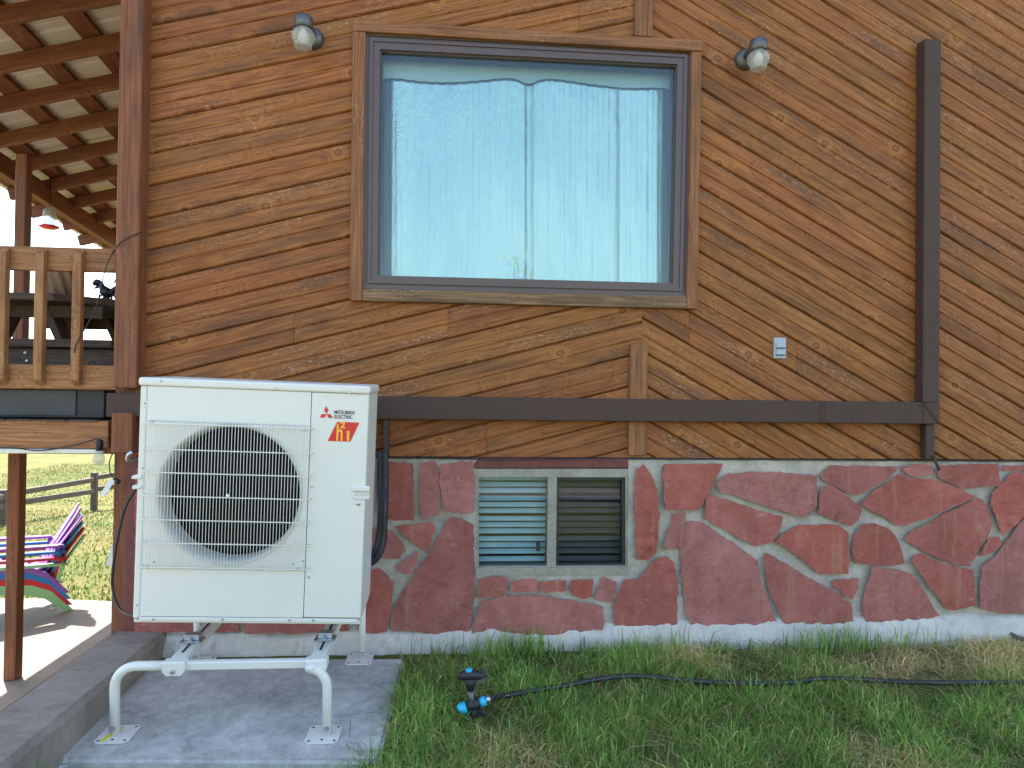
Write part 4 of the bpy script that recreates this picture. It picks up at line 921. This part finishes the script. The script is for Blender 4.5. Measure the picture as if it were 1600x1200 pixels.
c = P(163, 452, 4.75); sc_ = .0044; md = empty('metal_sculpture', c); tag(md, 'small black metal animal sculpture with spiky back on the picnic table', 'sculpture')
L = lambda px, py, dy=0: P(px, py, 4.75) + Vector((0, dy, 0))
bm = bmesh.new(); tube(bm, smooth_path([L(146, 445), L(152, 441), L(158, 443), L(160, 449), L(165, 456), L(172, 458), L(178, 452), L(184, 446)], 4), [.012, .014, .018, .022, .022, .02, .018, .016, .015, .015, .016, .018, .022, .026, .03, .034, .036, .036, .036, .034, .03, .028, .024, .02, .016, .014, .012, .01, .008], 8); rel(build('body', bm, M['black'], smooth=True), md)
bm = bmesh.new(); tube(bm, [L(156, 446), L(151, 449), L(147, 451)], [.012, .009, .004], 6); rel(build('jaw', bm, M['black'], smooth=True), md)
for a, b_ in (((168, 456), (166, 467)), ((176, 456), (178, 468)), ((164, 455), (158, 466))):
    for dy in (-.03, .03): bm = bmesh.new(); tube(bm, [L(*a), L(*b_, dy)], .006, 6); rel(build('leg', bm, M['black']), md)
for k in range(9):
    a = L(160 + 2.6 * k, 447 - .5 * (k > 5) * k + 2); bm = bmesh.new(); tube(bm, [a, a + Vector((-.02 + .006 * k, .01 * (-1) ** k, .05 + .02 * (k % 3)))], [.003, .001], 5); rel(build('spike', bm, M['black']), md)
bm = bmesh.new(); tube(bm, [L(166, 466), L(166, 474)], .03, 8); rel(build('base', bm, M['black']), md)
# cables on the post, string lights, hanging socket, loop of cable
bm = bmesh.new(); tube(bm, smooth_path([P(222, 362, DW - .105), P(208, 368, DW - .11), P(195, 374, DW - .11), P(183, 384, DW - .11), P(180, 389, DW - .06), P(178, 391, DW), P(165, 420, DW - .05), P(150, 480, DW - .05), P(135, 510, DW - .05), P(118, 540, DW - .05), P(116, 560, DW - .03)]), .003, 6)
tag(build('cable', bm, M['black'], smooth=True), 'thin dark cable crossing the corner post and draped over the deck rail', 'cable')
def bulb_light(name, c, dirv, label, path):
    t = tag(empty(name, c), label, 'string light'); dirv = Vector(dirv).normalized(); 
    bm = bmesh.new(); tube(bm, [c, c + dirv * .012, c + dirv * .055], [.012, .017, .017], 12); rel(build('socket', bm, M['black'], smooth=True), t)
    bm = bmesh.new(); s = c + dirv * .055; tube(bm, [s, s + dirv * .015, s + dirv * .035, s + dirv * .055, s + dirv * .07, s + dirv * .076], [.012, .02, .027, .027, .016, .004], 14); rel(build('bulb', bm, M['lampglass'], smooth=True), t)
    bm = bmesh.new(); tube(bm, smooth_path(path), .0035, 6); rel(build('cord', bm, M['black'], smooth=True), t)
c = P(156, 687, DW - .06); bulb_light('string_light', c, (-.03, 0, -1), 'string light bulb in a black socket under the deck rim', [P(-60, 700, DW - .05), P(20, 700, DW - .05), P(60, 704, DW - .05), P(110, 697, DW - .05), P(150, 686, DW - .05), c])
c = P(176, 750, DW - .06); bm = bmesh.new(); t = tag(empty('hanging_socket', c), 'black cord end with a pale tag hanging below the deck post', 'cord')
bm = bmesh.new(); tube(bm, smooth_path([P(176, 708, DW - .05), P(171, 722, DW - .05), P(172, 738, DW - .06), P(178, 748, DW - .06)]), .003, 6); rel(build('cord', bm, M['black'], smooth=True), t)
bm = bmesh.new(); tube(bm, [P(178, 748, DW - .06), P(187, 754, DW - .06)], .010, 10); rel(build('plug', bm, M['black'], smooth=True), t)
bm = bmesh.new(); poly_prism(bm, [P(172, 748, DW - .07), P(179, 751, DW - .07), P(164, 775, DW - .07), P(155, 774, DW - .07)], (0, .002, 0)); rel(build('tag', bm, M['white']), t)
bm = bmesh.new(); tube(bm, smooth_path([P(207, 706, DW - .13), P(200, 712, DW - .13), P(202, 720, DW - .09), P(215, 716, DW - .02)]), .011, 8); tag(build('grey_conduit', bm, M['steel'], smooth=True), 'grey flexible conduit bending round the house corner', 'conduit')
bm = bmesh.new(); tube(bm, smooth_path([P(212, 765, DW - .3), P(197, 790, DW - .3), P(186, 830, DW - .3), P(177, 885, DW - .3), P(176, 920, DW - .3), P(186, 950, DW - .35), P(204, 961, DW - .45), P(230, 966, DW - .5)]), .0065, 8); tag(build('power_cord', bm, M['black'], smooth=True), 'black cord looping down beside the heat pump', 'cord')
ws = tag(empty('plastic_strip', P(185, 830, DW + .6)), 'white plastic sheeting hanging by the house corner', 'sheeting')
for q in ([(196, 775), (199, 778), (175, 884), (165, 884)], [(199, 790), (206, 800), (190, 893), (176, 889)]):
    bm = bmesh.new(); poly_prism(bm, [P(*p, DW + .6) for p in q], (.0, .012, 0)); rel(build('sheet', bm, M['white']), ws)
hp('foundation_end', bbox((P(197, 800, DW).x, -.01, PATIO - .1), (XL + .03, .05, ZB - .02)), M['lintel'], (0, 0, 1))
# ------------------------------------------------------------------ stacked plastic armchairs
def chair_mat(n, c): return plain(n, c, .38, 0, .06, 0, 8)
CC = [('purple', (.27, .10, .40), 'topmost of the stack'), ('blue', (.02, .19, .50), 'second from the top of the stack'), ('red', (.60, .02, .035), 'third in the stack'), ('pale green', (.30, .56, .24), 'bottom of the stack')]
cb = PZ(88, 958, PATIO); chm = {}
def chair_parts():
    out = []; S = lambda: bmesh.new()
    # x forward = -X (faces left), y across, z up
    for j in range(5):                                          # tall fan of back slats
        a = (j - 2) * .075; hgt = .90 - .035 * abs(j - 2) ** 1.5; bm = S(); w0, w1 = .037, .052
        p0, p1 = Vector((.16, a * 1.05, .26)), Vector((.16 + .36, a * 1.45, hgt)); n_ = Vector((.9, 0, -.4)).normalized() * .014
        s0, s1 = Vector((0, w0, 0)), Vector((0, w1, 0)); m = p0.lerp(p1, .88)
        poly_prism(bm, [p0 - s0, p0 + s0, m + s1, p1 + s1 * .35, p1 - s1 * .35, m - s1], n_); out.append(('back_slat', bev(bm, .004)))
    for j in range(5):                                          # sloping seat slats
        x0 = -.34 + j * .105; z = .37 - .022 * j - (.02 if j == 0 else 0); out.append(('seat_slat', beam((x0 + .048, -.25, z), (x0 + .048, .25, z), .096, .02, (-.2, 0, 1))))
    for s in (-1, 1):
        bm = S(); poly_prism(bm, [(-.42, s * .25, .545), (-.40, s * .37, .545), (.30, s * .335, .50), (.32, s * .26, .50)], (0, 0, .024)); out.append(('arm', bev(bm, .006)))
        bm = S(); poly_prism(bm, [(-.36, s * .27, .0), (-.28, s * .27, .0), (-.25, s * .27, .30), (-.30, s * .27, .544), (-.42, s * .27, .544), (-.40, s * .27, .35)], (0, s * .035, 0)); out.append(('front_leg', bev(bm, .005)))
        bm = S(); poly_prism(bm, [(-.36, s * .235, .29), (-.30, s * .235, .38), (.05, s * .235, .33), (.22, s * .235, .24), (.42, s * .235, .0), (.34, s * .235, .0), (.16, s * .235, .17), (-.02, s * .235, .24)], (0, s * .032, 0)); out.append(('side_leg', bev(bm, .005)))
        bm = beam((.30, s * .29, .50), (.27, s * .22, .30), .04, .03, (0, 1, 0)); out.append(('arm_brace', bm))
    bm = beam((.34, -.27, .50), (.34, .27, .50), .05, .03); out.append(('back_bar', bm))
    return out
parts = None
for i, (cn, cc, pos) in enumerate(CC[::-1]):
    k = i; m = chair_mat(cn.replace(' ', '_') + '_plastic', cc)
    t = tag(empty('garden_chair', (cb.x - .34 - .010 * k, cb.y + .05 - .006 * k, PATIO + .060 * k)), f'{cn} plastic slatted armchair, {pos} on the patio', 'chair', 'stacked armchairs on the patio'); t.rotation_euler = (0, 0, R(36)); t.scale = (.93, .93, .93)
    for nm, bm in chair_parts(): o = build(nm, bm, m, t)
# ------------------------------------------------------------------ rail fence across the far lawn
fdist = 20.0; fz = lambda x, y: ground_h(x, y)
fence = tag(empty('rail_fence', P(148, 782, fdist)), 'weathered split rail fence crossing the lawn beyond the patio', 'fence')
def on_fence(px, py): 
    d = fdist + (148 - px) * -.028; return P(px, py, d)
for px in (-140, 5, 148, 300):
    tpp = on_fence(px, 738 - (148 - px) * -.165 if 0 else 738 + (148 - px) * .19); bb = on_fence(px, 783 + (148 - px) * .19); rel(build('fence_post', beam((tpp.x, tpp.y, bb.z - .3), tpp, .15, .13, (0, 1, 0), .01), M['fence'], None, (0, 0, 1)), fence)
for (ya, yb_) in ((747, .19), (765, .17)):
    for pa_, pb_ in ((-140, 5), (5, 148), (148, 300)):
        a = on_fence(pa_ - 2, ya + (148 - pa_) * yb_ * 1.0); b_ = on_fence(pb_ + 2, ya + (148 - pb_) * yb_ + 2); rel(build('fence_rail', beam(a, b_, .08, .13, (0, 0, 1), .015), M['fence'], None, b_ - a), fence)
# ------------------------------------------------------------------ sprinkler and hoses
gs = lambda px, py, h=0.0: PZ(px, py, GZ + h, GS)
sb = gs(741, 1132); sk = tag(empty('sprinkler', sb), 'black and cyan impact sprinkler staked in the lawn', 'sprinkler')
D = sb.y + DW
def SP_(px, py): return P(px, py, D)
def sprp(name, bm, mat, smooth=True): return rel(build(name, bm, M[mat], None, None, smooth), sk)
c0, c1, c2 = SP_(741, 1104), SP_(735, 1078), SP_(735, 1060)
sprp('spike', tube(bmesh.new(), [sb + Vector((0, 0, -.05)), SP_(739, 1122), c0], [.006, .012, .016], 8), 'black'); sprp('stem', tube(bmesh.new(), [c0, SP_(736, 1090), c1], [.02, .014, .014], 10), 'lampmetal')
sprp('valve_body', tube(bmesh.new(), [SP_(727, 1106), SP_(741, 1100), SP_(750, 1096)], [.020, .027, .022], 12), 'black')
sprp('end_cap', tube(bmesh.new(), [SP_(718, 1109), SP_(719, 1108), SP_(729, 1104)], [.020, .024, .024], 12), 'cyan'); sprp('hose_connector', tube(bmesh.new(), [SP_(749, 1098), SP_(759, 1094)], .020, 12), 'cyan'); sprp('collar', tube(bmesh.new(), [SP_(759, 1094), SP_(766, 1091)], .014, 12), 'steel')
sprp('stake_fin', bev(poly_prism(bmesh.new(), [SP_(738, 1108), SP_(748, 1108), SP_(764, 1120), SP_(760, 1125), SP_(742, 1118)], (0, .02, 0)), .003), 'black', False)
sprp('stake_fin', bev(poly_prism(bmesh.new(), [SP_(736, 1112), SP_(741, 1112), SP_(742, 1135), SP_(738, 1137)], (0, -.02, 0)), .003), 'black', False)
sprp('nozzle_base', tube(bmesh.new(), [c1, SP_(735, 1068), c2], [.018, .02, .024], 12), 'black')
sprp('head', tube(bmesh.new(), [SP_(716, 1060), SP_(722, 1056), SP_(738, 1054), SP_(752, 1056), SP_(761, 1053)], [.010, .020, .024, .016, .006], 10), 'black')
sprp('deflector', bev(poly_prism(bmesh.new(), [SP_(744, 1062), SP_(760, 1056), SP_(757, 1062), SP_(748, 1070)], (0, -.012, 0)), .002), 'lampmetal', False); sprp('top_button', lathe(bmesh.new(), [(.016, 0), (.016, .008), (.010, .012), (0, .012)], 16, SP_(733, 1049)), 'cyan')
sprp('swing_arm', bev(poly_prism(bmesh.new(), [SP_(715, 1053), SP_(760, 1050), SP_(762, 1053), SP_(716, 1058)], (0, .03, 0)), .003), 'lampmetal', False)
hp_ = [SP_(765, 1091)] + [gs(px, py, .045 + .01 * k) for px, py, k in ((790, 1087, 2), (830, 1080, 1.5), (880, 1072, 1), (930, 1062, 1), (970, 1057, 1), (1010, 1057, .5), (1060, 1062, 0), (1110, 1066, -.3), (1180, 1068, -.3), (1240, 1066, 0), (1275, 1061, 1), (1330, 1061, .5), (1400, 1065, 0), (1480, 1067, 0), (1600, 1066, 0), (1800, 1068, 0))]
tag(build('garden_hose', tube(bmesh.new(), smooth_path(hp_), .0125, 10), M['hose'], smooth=True), 'black garden hose running from the sprinkler across the lawn', 'hose')
hl = [gs(px, py, .05) for px, py in ((1660, 1010), (1620, 1003), (1590, 996), (1572, 984), (1572, 974), (1590, 970), (1625, 969), (1680, 975))]
tag(build('hose_loop', tube(bmesh.new(), smooth_path(hl), .012, 10), plain('faded_hose', (.10, .075, .06), .6, 0, .2), smooth=True), 'faded brown hose loop at the foot of the wall on the right', 'hose')
# ------------------------------------------------------------------ grass
def blades(name, pts, ht, wd, cols, lean=.6, parent=None):
    n = len(pts); ang = rng.uniform(0, 2 * np.pi, n); ln = np.abs(rng.normal(0, 1, n)) * lean * ht; la = rng.uniform(0, 2 * np.pi, n)
    dx, dy = np.cos(ang) * wd / 2, np.sin(ang) * wd / 2; lx_, ly_ = np.cos(la) * ln, np.sin(la) * ln
    V = np.zeros((n, 5, 3)); b = pts
    V[:, 0] = b + np.c_[-dx, -dy, np.zeros(n)]; V[:, 1] = b + np.c_[dx, dy, np.zeros(n)]
    mid = b + np.c_[lx_ * .3, ly_ * .3, ht * .6]; V[:, 2] = mid + np.c_[dx * .8, dy * .8, np.zeros(n)]; V[:, 3] = mid - np.c_[dx * .8, dy * .8, np.zeros(n)]
    V[:, 4] = b + np.c_[lx_, ly_, np.maximum(.25, 1 - (ln / ht) ** 2 * .30) * ht]
    idx = np.arange(n)[:, None] * 5
    quads = (idx + np.array([[0, 1, 2, 3]])); tris = (idx + np.array([[3, 2, 4]]))
    me = bpy.data.meshes.new(name); me.vertices.add(n * 5); me.vertices.foreach_set('co', V.reshape(-1))
    loops = np.concatenate([quads, tris], 1).reshape(-1); me.loops.add(len(loops)); me.loops.foreach_set('vertex_index', loops.astype(np.int32))
    ls = (np.arange(n)[:, None] * 7 + np.array([[0, 4]])).reshape(-1); me.polygons.add(2 * n); me.polygons.foreach_set('loop_start', ls.astype(np.int32))
    me.update(calc_edges=True); me.validate()
    ca_ = me.color_attributes.new('Col', 'FLOAT_COLOR', 'POINT'); cc = np.ones((n, 5, 4)); cc[:, :, :3] = cols[:, None, :]; ca_.data.foreach_set('color', cc.reshape(-1))
    return link(name, me, None, M['blade'])
def vn(x, y, s, o=0.0):
    return np.array([noise.noise(Vector((a * s, b * s, o))) for a, b in zip(x, y)])
GREEN = np.array([[.18, .32, .055], [.22, .38, .065], [.31, .43, .09], [.12, .23, .04]]); DRY = np.array([[.60, .47, .19], [.46, .36, .14], [.68, .55, .27]])
n = 130000; x = rng.uniform(-1.75, 4.3, n); y = -rng.uniform(0, 1, n) ** .9 * 2.0 - .03
z = GZ + GS * y
inpad = (x > bl_.x - .1) & (y > fl_.y - .0) & (x < br_.x + .01 + (br_.y - y) * (fr_.x - br_.x) / (br_.y - fr_.y)) & (y < br_.y + .0)
nearbase = y > -.075
clump = vn(x, y, 3.0); cl2 = vn(x, y, 9.0, 4.0)
dryp = np.clip(.22 + 1.4 * np.exp(-(((x - 2.75) / .85) ** 2 + ((y + .22) / .24) ** 2)) + .55 * (vn(x, y, 2.1, 7) > .28) + .35 * np.exp(-((x + .25) / .3) ** 2 - ((y + .12) / .12) ** 2), 0, .95)
gap = (cl2 + clump * .6 < -.38)
behind = (x < br_.x - .03) & (y > br_.y - .02)
front_ = (x < fr_.x - .12) & (y < br_.y)
keep = ~inpad & ~nearbase & ~gap & ~behind & ~front_; x, y, z, clump, dryp = x[keep], y[keep], z[keep], clump[keep], dryp[keep]; n = len(x)
isd = rng.uniform(0, 1, n) < dryp; ht = (.062 + .045 * np.clip(clump, -1, 1) + rng.uniform(-.025, .045, n)) * np.where(isd, .75, 1); ht = np.clip(ht, .02, .16)
cols = np.where(isd[:, None], DRY[rng.integers(0, 3, n)], GREEN[rng.integers(0, 4, n)]) * rng.uniform(.65, 1.35, (n, 1)) * np.clip(1 + .55 * clump + .35 * vn(x, y, 7.0, 12.0), .45, 1.5)[:, None]
wild = rng.uniform(0, 1, n) < .18
kind(blades('lawn_grass', np.c_[x, y, z], ht * np.where(wild, 1.25, 1), np.where(wild, rng.uniform(.004, .0068, n), rng.uniform(.0018, .0042, n)), cols, np.where(isd, 2.4, np.where(wild, 1.6, 1.1))), 'stuff')
tx, ty = [], []                                                 # long tufts against the wall, pad and curb
for cx_, cy_, m, sp_ in ((.33, -.09, 120, .09), (.42, -.13, 60, .06), (2.0, -.11, 130, .11), (2.15, -.14, 60, .08), (1.1, -.10, 60, .14), (2.45, -.12, 70, .14), (.05, -.12, 40, .12), (cx1 + .03, -1.35, 50, .05), (cx1 + .03, -1.1, 25, .05), (-.42, -1.22, 70, .05), (-.25, -1.2, 90, .12)):
    tx.append(rng.normal(cx_, sp_, m)); ty.append(rng.normal(cy_, min(sp_, .035), m))
tx = np.concatenate(tx); ty = np.minimum(np.concatenate(ty), -.06); n = len(tx)
kind(blades('tall_grass', np.c_[tx, ty, GZ + GS * ty], rng.uniform(.07, .19, n), rng.uniform(.003, .006, n), GREEN[rng.integers(0, 4, n)] * rng.uniform(.8, 1.3, (n, 1)), .45), 'stuff')
n = 60000; x = -1.9 - rng.uniform(0, 1, n) ** .8 * 16; y = 3.3 + rng.uniform(0, 1, n) ** 1.7 * 26
ed = 3.45 + .55 * np.sin(np.clip((-x - 1.8) / 5.2, 0, 1) * 2.2); keep = (y > ed) ; x, y = x[keep], y[keep]; n = len(x)
z = np.array([ground_h(a, b) for a, b in zip(x, y)]); gr = vn(x, y, .5, 3) + .40 * np.exp(-((y - 4.4) / 1.6) ** 2) + .04
cols = np.where((rng.uniform(-.35, .35, n) + gr > 0)[:, None], np.array([[.10, .165, .03]]), np.array([[.24, .19, .07]])) * rng.uniform(.7, 1.3, (n, 1))
kind(blades('meadow_grass', np.c_[x, y, z], rng.uniform(.025, .07, n), rng.uniform(.010, .022, n) * (1 + y * .03), cols, .9), 'stuff')
